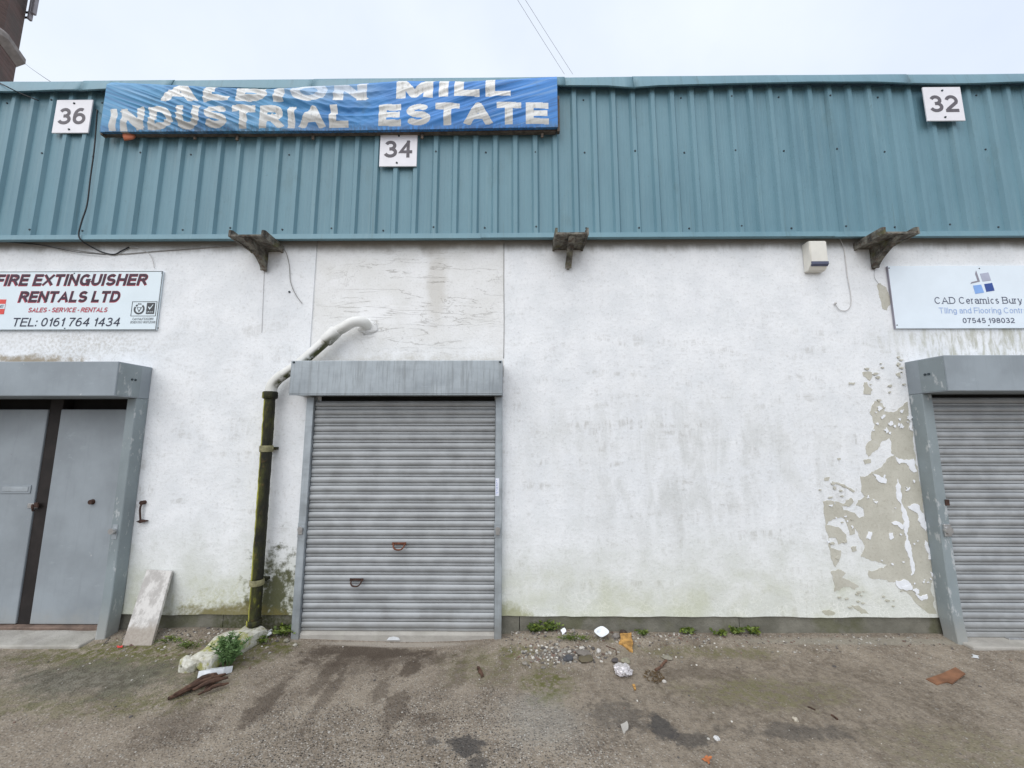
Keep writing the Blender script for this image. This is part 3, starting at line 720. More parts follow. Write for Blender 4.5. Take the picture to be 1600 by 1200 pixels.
# openings in the render: (x0, x1, z0, z1)
LD = (-5.10, -3.46, -.3, 2.25)          # left doors
CS = (-1.78, -.19, -.3, 2.20)           # middle shutter
RS = (3.64, 5.30, -.3, 2.27)            # right shutter
INF = (-1.922, -.108, 2.20, 3.60)       # infilled opening above the middle shutter
def wall_grid():
    xs = set(); x = XL
    while x <= XR: xs.add(round(x, 3)); x += .06
    for o_ in (LD, CS, RS, INF): xs |= {o_[0], o_[1]}
    zs = {.14, 2.20, 2.25, 2.27}; z = .14
    while z < 3.6: zs.add(round(z, 3)); z += .06
    zs.add(3.6)
    xs = sorted(xs); zs = sorted(zs)
    # drop lines too close to an opening edge
    key = {v for o_ in (LD, CS, RS, INF) for v in o_[:2]}; keyz = {.14, 2.20, 2.25, 2.27, 3.6}
    xs = [v for v in xs if v in key or all(abs(v - k) > .015 for k in key)]
    zs = [v for v in zs if v in keyz or all(abs(v - k) > .012 for k in keyz)]
    bm = nb(); V = {}
    def vert(i, j):
        if (i, j) not in V:
            x, z = xs[i], zs[j]; y = mn.noise(Vector((x * 1.7, z * 1.7, 4))) * .0012
            if j == 0:
                z += mn.noise(Vector((x * 2.5, 0, 1))) * .010 + mn.noise(Vector((x * 11, 0, 5))) * .006; y += -.004
            V[(i, j)] = bm.verts.new((x, y, z))
        return V[(i, j)]
    def hole(x, z): return any(o_[0] < x < o_[1] and o_[2] < z < o_[3] for o_ in (LD, CS, RS, INF))
    for i in range(len(xs) - 1):
        for j in range(len(zs) - 1):
            if not hole((xs[i] + xs[i + 1]) / 2, (zs[j] + zs[j + 1]) / 2):
                bm.faces.new((vert(i, j), vert(i + 1, j), vert(i + 1, j + 1), vert(i, j + 1)))
    # thickness: rim of every open edge runs back
    be = [e for e in bm.edges if e.is_boundary]
    r = bmesh.ops.extrude_edge_only(bm, edges=be)
    for v in r['geom']:
        if isinstance(v, bmesh.types.BMVert): v.co.y = .24 if v.co.z > .2 else .03
    return bm
rw = to_obj('rendered_wall', wall_grid(), 'render', bld, smooth=True, angle=40)
bm = nb()
xs = [INF[0] - .01 + (INF[1] - INF[0] + .02) * i / 36 for i in range(37)]; zs = [2.18 + 1.44 * j / 28 for j in range(29)]
vv = [[bm.verts.new((x, .013 + mn.noise(Vector((x * 3, z * 4, 8))) * .004, z)) for x in xs] for z in zs]
for j in range(28):
    for i in range(36): bm.faces.new((vv[j][i], vv[j][i + 1], vv[j + 1][i + 1], vv[j + 1][i]))
to_obj('infill_panel', bm, 'infill', bld, smooth=True)
# inner shell: back, sides, roof
bm = nb(); box(bm, XL, XR, .245, 12, -.2, 4.9); to_obj('building_core', bm, 'black_void', bld)
bm = nb(); box(bm, XL, XR, .02, 12.1, 4.92, 5.02); to_obj('roof', bm, 'roof_grey', bld)
# plinth, with vertical joints between lengths
joints = [XL, -3.36, -2.4, -1.90, -.10, .05, 1.9, 3.56]
for a, b in ((XL, -5.15), (-3.46, -2.52), (-2.515, -1.86), (-.125, .03), (.036, 1.9), (1.905, 3.66), (5.4, XR)):
    bm = nb(); box(bm, a, b, .016, .2, -.25, .139)
    bmesh.ops.subdivide_edges(bm, edges=[e for e in bm.edges if abs(e.verts[0].co.x - e.verts[1].co.x) > .1], cuts=max(2, int((b - a) / .12)))
    for v in bm.verts:
        if v.co.y < .1: v.co.y += mn.noise(v.co * 5) * .006
    to_obj('plinth', bm, 'plinth_concrete', bld)

# profiled cladding sheets
PITCH_R = .1935; X0 = -.578; YP, YC = -.058, -.086      # pan and crest depth
def rib_profile(x):
    return [(x - .036, YP), (x - .018, YC), (x + .018, YC), (x + .036, YP)]
kmin = int((XL - X0) / PITCH_R) + 1; kmax = int((XR - X0) / PITCH_R)
def make_screw():
    bm = nb(); bmesh.ops.create_cone(bm, cap_ends=True, segments=8, radius1=.011, radius2=.008, depth=.008)
    bmesh.ops.rotate(bm, verts=bm.verts, matrix=Matrix.Rotation(R(90), 3, 'X'))
    me = bpy.data.meshes.new('screw'); bm.to_mesh(me); bm.free(); me.materials.append(MAT['screw_dark']); return me
screw_me = make_screw()
ks = list(range(kmin, kmax + 1)); si = 0
lap0 = 2                                                 # a lap rib: u about 952
start = [k for k in ks if (k - 9) % 5 == 0]
rngs = random.Random(3)
for a in [ks[0] - 5] + start:
    ribs = [k for k in range(a, a + 5) if k in ks]
    if not ribs: continue
    xa = X0 + a * PITCH_R - .045; xb = X0 + (a + 5) * PITCH_R + .040
    xa = max(xa, XL); xb = min(xb, XR)
    pts = []; off = .0022 if (si % 2) else 0.0
    xx = X0 + a * PITCH_R
    prof = []
    for k in range(a, a + 6):
        if k < ks[0] or k > ks[-1]: continue
        prof += rib_profile(X0 + k * PITCH_R)
        # two faint stiffening swages in each pan
        if k < a + 5:
            xm = X0 + (k + .5) * PITCH_R
            prof += [(xm - .016, YP), (xm - .011, YP - .0009), (xm - .006, YP), (xm + .016, YP), (xm + .021, YP - .0009), (xm + .026, YP)] if k % 1 == 0 else []
    prof = [(p[0], p[1] - off) for p in prof]
    bm = nb()
    zsx = [Z_CLAD0 + .045, 4.0, 4.55, Z_CLAD1]
    rows = [[bm.verts.new((p[0], p[1] + mn.noise(Vector((p[0] * 2, z * 2, 1))) * .0025, z)) for p in prof] for z in zsx]
    for r0, r1 in zip(rows, rows[1:]):
        for i in range(len(prof) - 1): bm.faces.new((r0[i], r0[i + 1], r1[i + 1], r1[i]))
    sh = to_obj('cladding_sheet', bm, 'clad', bld)
    sol = sh.modifiers.new('thickness', 'SOLIDIFY'); sol.thickness = .0018; sol.offset = 1
    for zz in (4.985, 4.40, 3.615):
        for dk, yy in ((0, YC), (2.5, YP)):
            x = X0 + (a + dk) * PITCH_R
            if -6.2 < x < 6.2 and rngs.random() < .94: link('screw', screw_me, sh, (x + rngs.uniform(-.006, .006), yy - off - .003, zz + rngs.uniform(-.012, .012)))
    si += 1
# back lining so that no light passes behind the sheets, drip flashing in lengths, coping in lengths
bm = nb(); box(bm, XL, XR, -.046, .0, 3.585, 5.05); to_obj('light_block_lining', bm, 'black_void', bld)
cuts = [XL, -5.2, -2.4, -.32, 2.98, 5.6, XR]
for i, (a, b) in enumerate(zip(cuts, cuts[1:])):
    dz = (.003 if i % 2 else 0); bm = nb()
    extrude_profile(bm, [(-.094 - dz, Z_CLAD0 + dz), (-.100 - dz, Z_CLAD0 + .004 + dz), (-.092 - dz, Z_CLAD0 + .056), (-.050, Z_CLAD0 + .062), (-.044, Z_CLAD0 + .060), (-.044, Z_CLAD0 + .012)], 'x', a, b - .002)
    to_obj('drip_flashing', bm, 'clad', bld)
cuts = [XL, -4.31, -3.42, -2.0, .47, 1.16, 3.82, 5.6, XR]
for i, (a, b) in enumerate(zip(cuts, cuts[1:])):
    bm = nb(); n = max(4, int((b - a) / .08)); rows = []
    lift = .004 if i % 2 else 0
    for q in range(n + 1):
        x = a + (b - a) * q / n + (.02 if q == n and i < len(cuts) - 2 else 0)
        sag = .012 * mn.noise(Vector((x * 1.3, i, 2))) + .012 * math.sin((x + 1) * 2.1)
        if .9 < x < 1.35: sag -= .02 * (1 - abs(x - 1.16) / .25)
        yb = -.128 - lift + .010 * mn.noise(Vector((x * 1.9, 5, i)))
        zt = Z_TOP + .004 * mn.noise(Vector((x, 7, i)))
        pr = [(yb, 5.058 + sag), (yb - .012, 5.066 + sag), (-.118 - lift, zt - .016), (-.106 - lift, zt), (.20, zt + .02), (.20, zt - .06)]
        rows.append([bm.verts.new((x, p[0], p[1])) for p in pr])
    for r0, r1 in zip(rows, rows[1:]):
        for k in range(5): bm.faces.new((r0[k], r1[k], r1[k + 1], r0[k + 1]))
    cp = to_obj('coping_flashing', bm, 'clad', bld, smooth=True, angle=35)
    sol = cp.modifiers.new('thickness', 'SOLIDIFY'); sol.thickness = .002; sol.offset = -1

# peeled paint: exposed render patches and surviving flakes, parts of the wall
def crop5(p): q = P(1200 + p[0] * .3918, 560 + p[1] * .3918); return (q.x, q.z)
def crop8(p): q = P(1200 + p[0] * .25, 340 + p[1] * .25); return (q.x, q.z)
peel = [
 [(425,170),(455,178),(462,212),(500,215),(528,195),(556,172),(566,255),(578,335),(586,385),(560,395),(510,385),(490,375),(492,345),(485,315),(455,330),(435,365),(400,392),(390,365),(395,340),(415,325),(415,290),(425,265),(415,230),(405,215)],
 [(490,390),(510,380),(560,388),(586,380),(598,450),(612,545),(627,645),(643,765),(656,865),(663,955),(672,1022),(640,1018),(600,985),(570,950),(530,925),(520,890),(480,890),(430,880),(400,868),(400,845),(440,838),(475,822),(430,808),(400,800),(368,788),(385,745),(360,705),(330,665),(345,640),(385,630),(380,600),(350,585),(360,565),(385,550),(370,530),(368,470),(400,465),(430,445),(455,430)],
 [(218,570),(260,570),(300,580),(325,565),(335,578),(295,590),(300,605),(345,615),(365,640),(340,652),(345,700),(325,705),(318,670),(305,640),(290,632),(260,640),(240,650),(232,665),(280,672),(310,700),(315,735),(280,742),(270,715),(242,715),(250,755),(290,765),(285,800),(268,832),(252,800),(240,745),(228,670),(222,610)],
 [(250,850),(280,840),(310,855),(295,875),(330,890),(362,910),(345,922),(300,910),(265,930),(262,890)],
 [(332,985),(360,985),(385,1000),(405,1022),(370,1018),(350,1000)], [(215,1008),(240,1002),(268,1016),(255,1024),(225,1020)],
 [(376,55),(412,55),(414,75),(405,90),(395,82),(380,70)], [(383,95),(395,95),(400,110),(416,125),(408,145),(380,142)],
 [(322,95),(345,95),(342,106),(322,103)], [(508,60),(525,55),(528,72),(515,72)], [(380,405),(408,402),(410,415),(385,422)],
 [(225,475),(245,472),(240,487),(222,485)], [(275,398),(288,396),(288,404),(278,405)], [(255,490),(280,495),(315,512),(345,528),(340,534),(300,515),(258,498)],
 [(312,565),(330,555),(340,570),(325,590),(305,585)], [(330,755),(350,748),(352,765),(335,770)]]
flake = [
 [(505,390),(520,400),(560,405),(580,400),(592,450),(580,455),(560,430),(540,415),(520,420)],
 [(515,480),(522,500),(530,560),(545,600),(555,680),(570,760),(580,850),(568,865),(565,800),(550,720),(542,650),(530,580),(512,560),(508,520)],
 [(555,590),(600,585),(618,620),(628,690),(610,670),(595,620),(570,605)], [(490,655),(510,648),(540,672),(535,682),(515,665)],
 [(480,700),(495,695),(500,715),(485,722)], [(508,885),(540,880),(570,905),(572,922),(530,920),(510,905)],
 [(585,940),(605,948),(632,940),(635,955),(610,965)], [(400,690),(412,692),(405,722),(390,718)], [(415,460),(440,465),(470,480),(468,498),(430,482)],
 [(625,725),(635,735),(645,800),(638,800),(628,760)], [(645,850),(655,855),(652,870)], [(418,570),(436,570),(430,578)], [(560,255),(572,262),(574,290),(562,280)], [(476,295),(488,293),(486,304)],[(525,905),(572,905),(572,922),(540,921)]]
for i, p in enumerate(peel):
    pts = fractal([crop5(q) for q in p], 4, .10 if i == 2 else .15, i)
    to_obj('peeled_patch', sheet_xz(nb(), pts, -.0022 - .0002 * i, .006), 'exposed_render', rw)
pts = fractal([crop8(q) for q in [(680,420),(700,410),(740,440),(755,480),(762,545),(740,580),(715,570),(705,520),(690,480),(685,440)]], 3, .12, 77)
to_obj('peeled_patch', sheet_xz(nb(), pts, -.0025, .006), 'exposed_render', rw)
for i, p in enumerate(flake):
    pts = fractal([crop5(q) for q in p], 5, .16, 50 + i)
    to_obj('paint_flake', sheet_xz(nb(), pts, -.0066 - .00015 * i, .006), 'bright_paint', rw)
rf = random.Random(5)
for i in range(46):                                       # small chips lost round the big patches
    cx, cy = rf.choice([(rf.gauss(330, 60), rf.gauss(960, 28)), (rf.gauss(460, 60), rf.gauss(965, 22)), (rf.gauss(300, 40), rf.gauss(520, 25)), (rf.gauss(430, 50), rf.gauss(100, 50)), (rf.gauss(300, 30), rf.gauss(720, 70)), (rf.gauss(525, 8), rf.gauss(40, 25))])
    r = rf.uniform(3, 8); n = 7
    pg = [(cx + r * rf.uniform(.5, 1.7) * math.cos(2 * math.pi * k / n), cy + r * rf.uniform(.4, 1.0) * math.sin(2 * math.pi * k / n)) for k in range(n)]
    if cy > 1012 or cx > 545 and cy < 400: continue
    to_obj('peeled_patch', sheet_xz(nb(), fractal([crop5(q) for q in pg], 1, .2, i), -.0090 - .00004 * i, .007), 'exposed_render', rw)
def inside(pt, poly):
    r_ = False; j = len(poly) - 1
    for i in range(len(poly)):
        (xi, yi), (xj, yj) = poly[i], poly[j]
        if (yi > pt[1]) != (yj > pt[1]) and pt[0] < (xj - xi) * (pt[1] - yi) / (yj - yi) + xi: r_ = not r_
        j = i
    return r_
k_ = 0
while k_ < 42:                                             # paint still clinging inside the bare patches
    cx, cy = rf.uniform(220, 665), rf.uniform(170, 1010)
    if not any(inside((cx, cy), pg) for pg in peel[:4]) or mn.noise(Vector((cx * .012, cy * .009, 3))) < .02: continue
    r = rf.uniform(2, 5) if rf.random() < .7 else rf.uniform(5, 10); n = 8
    pg = [(cx + r * rf.uniform(.25, 1.7) * math.cos(2 * math.pi * k / n), cy + r * rf.uniform(.2, 1.6) * math.sin(2 * math.pi * k / n)) for k in range(n)]
    to_obj('paint_flake', sheet_xz(nb(), fractal([crop5(q) for q in pg], 2, .16, k_), -.0092 - .00004 * k_, .005), 'bright_paint', rw); k_ += 1
# hairline cracks
for pl in ([(545, 205 + 140), (545, 430)], [(1368, 415), (1366, 432), (1374, 445)], [(413, 424), (411, 470), (409, 520)]):
    if pl[0][0] == 545: continue
    wire('hairline_crack', [P(u, v, -.004) for u, v in pl], .0016, 'cable_grey', parent=rw, seg=4, n=4)
wire('hairline_crack', [P(u, v, -.002) for u, v in ((787.5, 381), (787.2, 440), (787.6, 500), (787, 560))], .0035, 'cable_grey', parent=rw, seg=4, n=4)

# ================================================================== ROLLER SHUTTERS
SLAT = .0748
def slat_mesh(width, seed=0):
    pts = []; n = 9; f0, f1 = .0245, SLAT - .0025
    for i in range(n + 1):
        t = i / n; a = -1 + 2 * t
        pts.append((-.002 - .0095 * (1 - abs(a) ** 2.3), f0 + t * (f1 - f0)))
    prof = [(.011, .000), (.011, .0030), (.000, .0034), (-.0035, .0055), (-.0035, .0190), (.000, .0212), (.009, .0218), (.009, .0240)] + pts + [(.011, SLAT - .0022), (.011, SLAT)]
    bm = nb()
    for q in range(6): extrude_profile(bm, prof, 'x', -width / 2 + width * q / 6, -width / 2 + width * (q + 1) / 6, close=False)
    bmesh.ops.remove_doubles(bm, verts=bm.verts, dist=1e-5)
    for v in bm.verts: v.co.y += .003 * mn.noise(Vector((v.co.x * 2.5, seed, 0))); v.co.z += .0018 * mn.noise(Vector((v.co.x * 2.0, seed, 6)))
    bmesh.ops.recalc_face_normals(bm, faces=bm.faces)
    me = bpy.data.meshes.new('slat'); bm.to_mesh(me); bm.free(); me.materials.append(MAT['galv_slat'])
    for p in me.polygons: p.use_smooth = True
    me.set_sharp_from_angle(angle=R(50)); return me
def hood(bm, x0, x1, y0, z0, z1, yb=0.0):
    # folded sheet hood: front, ends, top and the returned lip underneath
    box(bm, x0, x1, y0, yb - .001, z0, z1, .006, 2)
    return bm

rs = thing('roller_shutter', 'closed galvanised roller shutter in the middle with two rusty handles', 'roller shutter', (-1.0, -.05, -.03))
cx0, cx1 = -1.878, -.118
YS = -.030
b_ = nb(); hood(b_, -1.949, -.112, -.23, 2.017, 2.312); hd = to_obj('shutter_hood', b_, 'galv_hood', rs)
b_ = nb(); box(b_, -1.945, -.116, -.2295, -.2325, 2.008, 2.0165); to_obj('hood_lip', b_, 'galv_hood', rs)
for x, z in ((-1.925, 2.296), (-.13, 2.296)): link('screw', screw_me, hd, (x, -.233, z))
for x0, x1 in ((cx0, cx0 + .064), (cx1 - .060, cx1)):
    b_ = nb(); box(b_, x0, x1, -.070, -.001, -.06, 2.006, .003); to_obj('guide_rail', b_, 'galv_rail', rs)
sw = cx1 - .064 - (cx0 + .068)
smes = [slat_mesh(sw, k) for k in range(7)]; zb = .030
for i in range(26):
    link('slat', smes[(i * 3 + i // 7) % 7], rs, ((cx0 + cx1) / 2 + .002, YS + random.uniform(-.003, .003), zb + i * SLAT))
b_ = nb(); extrude_profile(b_, [(YS - .022, -.045), (YS - .022, .006), (YS - .014, .014), (YS + .004, .029), (YS + .02, .029), (YS + .02, -.045)], 'x', cx0 + .066, cx1 - .062)
br = to_obj('bottom_rail', b_, 'sill_concrete', rs)
b_ = nb(); box(b_, cx0 + .077, cx1 - .07, YS + .03, YS + .05, -.05, 2.2); to_obj('gap_shade_sheet', b_, 'black_void', rs)  # black sheet stands in for the shade between hood and top slat
b_ = nb(); tube(b_, [(-1.99 + 1.0, -.10, 1.998), (-.14, -.10, 1.998)], .02, 8); 
b_.free()
def pull_handle(x, z, mat, parent, wdt=.11):
    b = nb(); box(b, x - wdt / 2, x + wdt / 2, YS - .026, YS - .0185, z + .012, z + .030, .002); 
    h = to_obj('handle', b, mat, parent)
    pts = catmull([(x - wdt / 2 + .008, YS - .026, z + .018), (x - wdt / 2 + .012, YS - .045, z - .004), (x - .02, YS - .05, z - .022), (x + .02, YS - .05, z - .022), (x + wdt / 2 - .012, YS - .045, z - .004), (x + wdt / 2 - .008, YS - .026, z + .018)], 4)
    to_obj('handle_bar', tube(nb(), pts, .0065, 6), mat, h, smooth=True)
    for s in (-1, 1):
        b = nb(); box(b, x + s * wdt * .46 - .01, x + s * wdt * .46 + .01, YS - .030, YS - .0265, z + .008, z + .033, .002); to_obj('handle_plate', b, mat, h)
q = P(625, 852, YS); pull_handle(q.x, q.z, 'rust', rs)
q = P(559, 908, YS); pull_handle(q.x, q.z, 'rust_dark', rs, .105)
b_ = nb(); extrude_profile(b_, [(-1.075, -.028), (-1.06, -.010), (-1.02, -.002), (-.98, -.010), (-.965, -.028)], 'y', YS - .030, YS - .0225); to_obj('lift_plate', b_, 'poly_white', br)
for x in (cx0 + .03, cx1 - .034):
    q = P(470, 828, -.07)
    b_ = nb(); box(b_, x - .03, x + .03, -.0735, -.0705, q.z - .06, q.z + .06, .001); lk = to_obj('lock_plate', b_, 'galv_rail', rs)
    b_ = nb(); tube(b_, [(x, -.0735, q.z + .01), (x, -.095, q.z + .01)], .022, 12); box(b_, x - .018, x + .018, -.090, -.0736, q.z - .035, q.z + .0, .003); to_obj('lock_barrel', b_, 'steel', lk)
q = P(777, 761, -.07)
b_ = nb(); box(b_, q.x - .016, q.x + .016, -.0722, -.0704, q.z - .075, q.z + .075); st = to_obj('sticker', b_, 'sticker_white', rs)
b_ = nb()
for k in range(9): box(b_, q.x - .011, q.x - .011 + random.uniform(.008, .022), -.0731, -.0724, q.z - .06 + k * .014, q.z - .055 + k * .014)
to_obj('print_lines', b_, 'sticker_ink', st)

def surround(side_x, sgn, y_hood, zt, zb_, parent, xfar, jamb_mat):
    """hood with its visible end and the boxed jamb below it. sgn=-1: opening lies left of side_x"""
    x0, x1 = (xfar, side_x) if sgn < 0 else (side_x, xfar)
    b = nb(); hood(b, x0, x1, y_hood, zb_, zt); h = to_obj('shutter_hood', b, 'hood_grey', parent)
    xe = side_x
    for yy in (y_hood + .045, -.05):
        for zz in (zt - .03, zb_ + .03):
            pass
    # bolted end plate with two bolts
    b = nb(); box(b, xe - .0005 if sgn < 0 else xe - .003, xe + .003 if sgn < 0 else xe + .0005, y_hood + .012, y_hood + .21, zb_ + .01, zt - .012); to_obj('end_plate', b, jamb_mat, h)
    for dy in (.13, .16):
        me = screw_me.copy(); ob = link('bolt', me, h, (xe - sgn * .006, y_hood + dy, (zt + zb_) / 2 + .01)); ob.rotation_euler = (0, 0, R(90))
    return h
# ---- right shutter
r2 = thing('roller_shutter', 'closed roller shutter in a grey boxed surround beside the peeling wall', 'roller shutter', (4.4, -.05, 0))
surround(3.567, 1, -.33, 2.330, 2.030, r2, 5.45, 'jamb_grey')
jr = nb(); box(jr, 3.5665, 3.652, -.118, -.001, -.06, 2.029, .005)
bmesh.ops.subdivide_edges(jr, edges=[e for e in jr.edges if abs(e.verts[0].co.z - e.verts[1].co.z) > 1], cuts=18)
for v in jr.verts:
    if v.co.z < .3: v.co.y -= .02 * (.3 - v.co.z) / .3; v.co.x += .008 * mn.noise(v.co * 6)
to_obj('jamb', jr, 'jamb_grey', r2)
jr = nb(); box(jr, 5.37, 5.449, -.118, -.001, -.06, 2.029, .005); to_obj('jamb', jr, 'jamb_grey', r2)
sw2 = 5.37 - 3.655; smes2 = [slat_mesh(sw2, k + 9) for k in range(7)]
for i in range(26):
    link('slat', smes2[(i * 3 + i // 7) % 7], r2, ((5.37 + 3.655) / 2, -.045 + random.uniform(-.0015, .0015), .055 + i * SLAT))
b_ = nb(); box(b_, 3.653, 5.368, -.065, -.03, .018, .054, .004); br2 = to_obj('bottom_rail', b_, 'galv_slat', r2)
b_ = nb(); box(b_, 3.653, 5.368, -.012, .01, -.05, 2.3); to_obj('gap_shade_sheet', b_, 'black_void', r2)  # black sheet makes the shaded gap below this hood dark
b_ = nb(); box(b_, 3.60, 5.41, -.21, -.012, -.08, .016, .01, 2); to_obj('threshold', b_, 'sill_concrete', r2)
b_ = nb(); box(b_, 4.02, 4.16, -.1, -.066, .017, .024, .003); to_obj('lift_plate', b_, 'steel', br2)
q = P(1470, 828, -.118)
b_ = nb(); tube(b_, [(3.61, -.117, q.z), (3.61, -.150, q.z)], .03, 12); box(b_, 3.585, 3.64, -.135, -.1185, q.z - .05, q.z + .05, .004); to_obj('lock_barrel', b_, 'steel', r2)
q = P(1468, 785, -.118); b_ = nb(); box(b_, 3.63, 3.665, -.128, -.1185, q.z - .025, q.z + .025, .003); to_obj('catch', b_, 'rust_dark', r2)

# ---- left doors
dd = thing('double_door', 'grey steel double door with dark centre post under a boxed hood', 'door', (-4.3, -.05, 0))
surround(-3.378, -1, -.31, 2.292, 1.996, dd, -5.25, 'jamb_grey')
jr = nb(); box(jr, -3.462, -3.3775, -.115, -.001, -.09, 1.995, .005)
bmesh.ops.subdivide_edges(jr, edges=[e for e in jr.edges if abs(e.verts[0].co.z - e.verts[1].co.z) > 1], cuts=18)
for v in jr.verts:
    if v.co.z < .3: v.co.y -= .02 * (.3 - v.co.z) / .3; v.co.x += .008 * mn.noise(v.co * 6)
to_obj('jamb', jr, 'jamb_grey', dd)
jr = nb(); box(jr, -5.249, -5.165, -.115, -.001, -.09, 1.995, .005); to_obj('jamb', jr, 'jamb_grey', dd)
q0, q1 = P(93, 640, .06), P(55, 975, .06)
xpR = (q0.x + q1.x) / 2; xpL = xpR - .125
def leaf(x0, x1):
    b = nb(); box(b, x0, x1, .045, .085, .035, 1.905, .006, 2)
    return to_obj('door_leaf', b, 'door_grey', dd)
l1 = leaf(xpR, -3.466); l0 = leaf(-5.16, xpL)
b_ = nb(); box(b_, xpL + .001, xpR - .001, .056, .14, -.04, 2.2, .004); to_obj('centre_post', b_, 'dark_post', dd)
b_ = nb(); box(b_, -5.16, -3.464, .15, .2, -.05, 2.24); to_obj('head_shade_sheet', b_, 'black_void', dd)  # black sheet stands in for the deep shade above the door leaves
b_ = nb(); box(b_, -5.16, -3.464, -.0, .148, -.06, .030, .004); to_obj('door_sill', b_, 'door_sill', dd)
b_ = nb(); box(b_, -5.6, -3.463, -.25, -.002, -.16, .014, .012, 2)
bmesh.ops.subdivide_edges(b_, edges=[e for e in b_.edges if abs(e.verts[0].co.x - e.verts[1].co.x) > 1], cuts=22)
for v in b_.verts: v.co.z += .008 * mn.noise(v.co * 4); v.co.y += .012 * mn.noise(v.co * 3 + Vector((9, 0, 0)))
to_obj('threshold', b_, 'sill_concrete', dd)
a, c_ = P(3, 758, .045), P(48, 771, .045)
b_ = nb(); box(b_, a.x, c_.x, .038, .0449, c_.z, a.z, .002); lp = to_obj('letter_plate', b_, 'door_grey', l0)
b_ = nb(); box(b_, a.x + .02, c_.x - .02, .034, .0379, c_.z + .018, a.z - .012, .002); to_obj('letter_flap', b_, 'galv_rail', lp)
a = P(52, 790, .045)
b_ = nb(); box(b_, a.x - .045, a.x + .05, .036, .0449, a.z - .022, a.z + .022, .003); hs = to_obj('hasp', b_, 'steel', l0)
b_ = nb(); tube(b_, catmull([(a.x + .01, .03, a.z + .01), (a.x + .03, .015, a.z - .01), (a.x + .025, .03, a.z - .045)], 4), .008, 6); box(b_, a.x + .03, a.x + .07, .02, .0359, a.z - .015, a.z + .03, .004); to_obj('padlock', b_, 'rust_dark', hs)
a = P(145, 784, .045); b_ = nb(); tube(b_, [(a.x, .045, a.z), (a.x, .020, a.z)], [.024, .02], 12); to_obj('knob', b_, 'rust_dark', l1, smooth=True, angle=40)
a = P(181, 829, -.115); b_ = nb(); box(b_, -3.445, -3.40, -.119, -.1155, a.z - .07, a.z + .05, .002); lkp = to_obj('lock_plate', b_, 'galv_rail', dd)
b_ = nb(); tube(b_, [(-3.425, -.119, a.z), (-3.425, -.150, a.z)], .024, 12); to_obj('lock_barrel', b_, 'steel', lkp)

# ================================================================== BANNER
BX0, BX1 = P(162, 165, -.17).x, P(871, 160, -.17).x
def b_top(x):
    t = (x - BX0) / (BX1 - BX0)
    px = [(0, 124), (.12, 128), (.25, 133), (.35, 135.5), (.45, 131), (.55, 127), (.65, 122), (.8, 123), (.93, 118), (1, 115)]
    for (a, va), (b, vb) in zip(px, px[1:]):
        if a <= t <= b: v = va + (vb - va) * (t - a) / (b - a); break
    else: v = 115
    return P(162 + t * 708, v, -.17).z
def b_bot(x):
    t = (x - BX0) / (BX1 - BX0)
    return P(160 + t * 712, 206.5 - 7.5 * t + 2.0 * math.sin(t * 3.1), -.17).z
def ridged(v): return 1 - abs(mn.noise(v)) * 2
def b_y(x, z):
    t = (x - BX0) / (BX1 - BX0); zt, zb_ = b_top(x), b_bot(x); s = (z - zb_) / (zt - zb_)
    edge = min(1, 5 * min(t, 1 - t)) * min(1, 4 * max(0, min(s, 1 - s)) + .15)
    # folds drawn from the top left corner down to the right, and fanned from the right
    dl = (z - 5.15) + (x - BX0) * .42; wl = math.exp(-(t / .36) ** 2)
    dr = (z - 5.1) - (x - BX1) * .35; wr = math.exp(-((1 - t) / .30) ** 2)
    y = .034 * wl * ridged(Vector((dl * 8, x * .5, 1))) + .026 * wl * ridged(Vector((dl * 19, x * .6, 4)))
    y += .036 * wr * ridged(Vector((dr * 8, x * .6, 7))) + .016 * wr * ridged(Vector((dr * 20, x * .8, 3)))
    y += .012 * mn.noise(Vector((x * 1.6, z * 5, 2))) + .006 * mn.noise(Vector((x * 8, z * 3, 6)))
    y += .024 * math.exp(-((t - .42) / .2) ** 2) * ridged(Vector((z * 12 + math.sin(x * 3) * .6, x * .7, 9)))
    roll = .035 * max(0, s - .9) / .1                      # top folded back over the coping
    return -.172 - y * edge + roll
bn = thing('banner', 'wrinkled blue vinyl banner with white lettering along the cladding top', 'banner', ((BX0 + BX1) / 2, -.17, b_bot(-1.5)))
bm = nb(); NX, NZ = 1300, 112; rows = []
for j in range(NZ + 1):
    row = []
    for i in range(NX + 1):
        x = BX0 + (BX1 - BX0) * i / NX; z = b_bot(x) + (b_top(x) - b_bot(x)) * j / NZ
        if j == NZ: z += .008 * mn.noise(Vector((x * 9, 3, 1)))
        row.append(bm.verts.new((x, b_y(x, z), z)))
    rows.append(row)
for i in range(NX + 1):                                     # hem returned behind at the bottom and the top
    rows[0][i].co.y += .0
ret = [bm.verts.new((v.co.x, v.co.y + .05, v.co.z + .012)) for v in rows[0]]
rett = [bm.verts.new((v.co.x, v.co.y + .06, v.co.z - .01)) for v in rows[-1]]
rows = [ret] + rows + [rett]
for r0, r1 in zip(rows, rows[1:]):
    for i in range(NX): bm.faces.new((r0[i], r0[i + 1], r1[i + 1], r1[i]))
vin = to_obj('vinyl_sheet', bm, 'banner', bn, smooth=True)

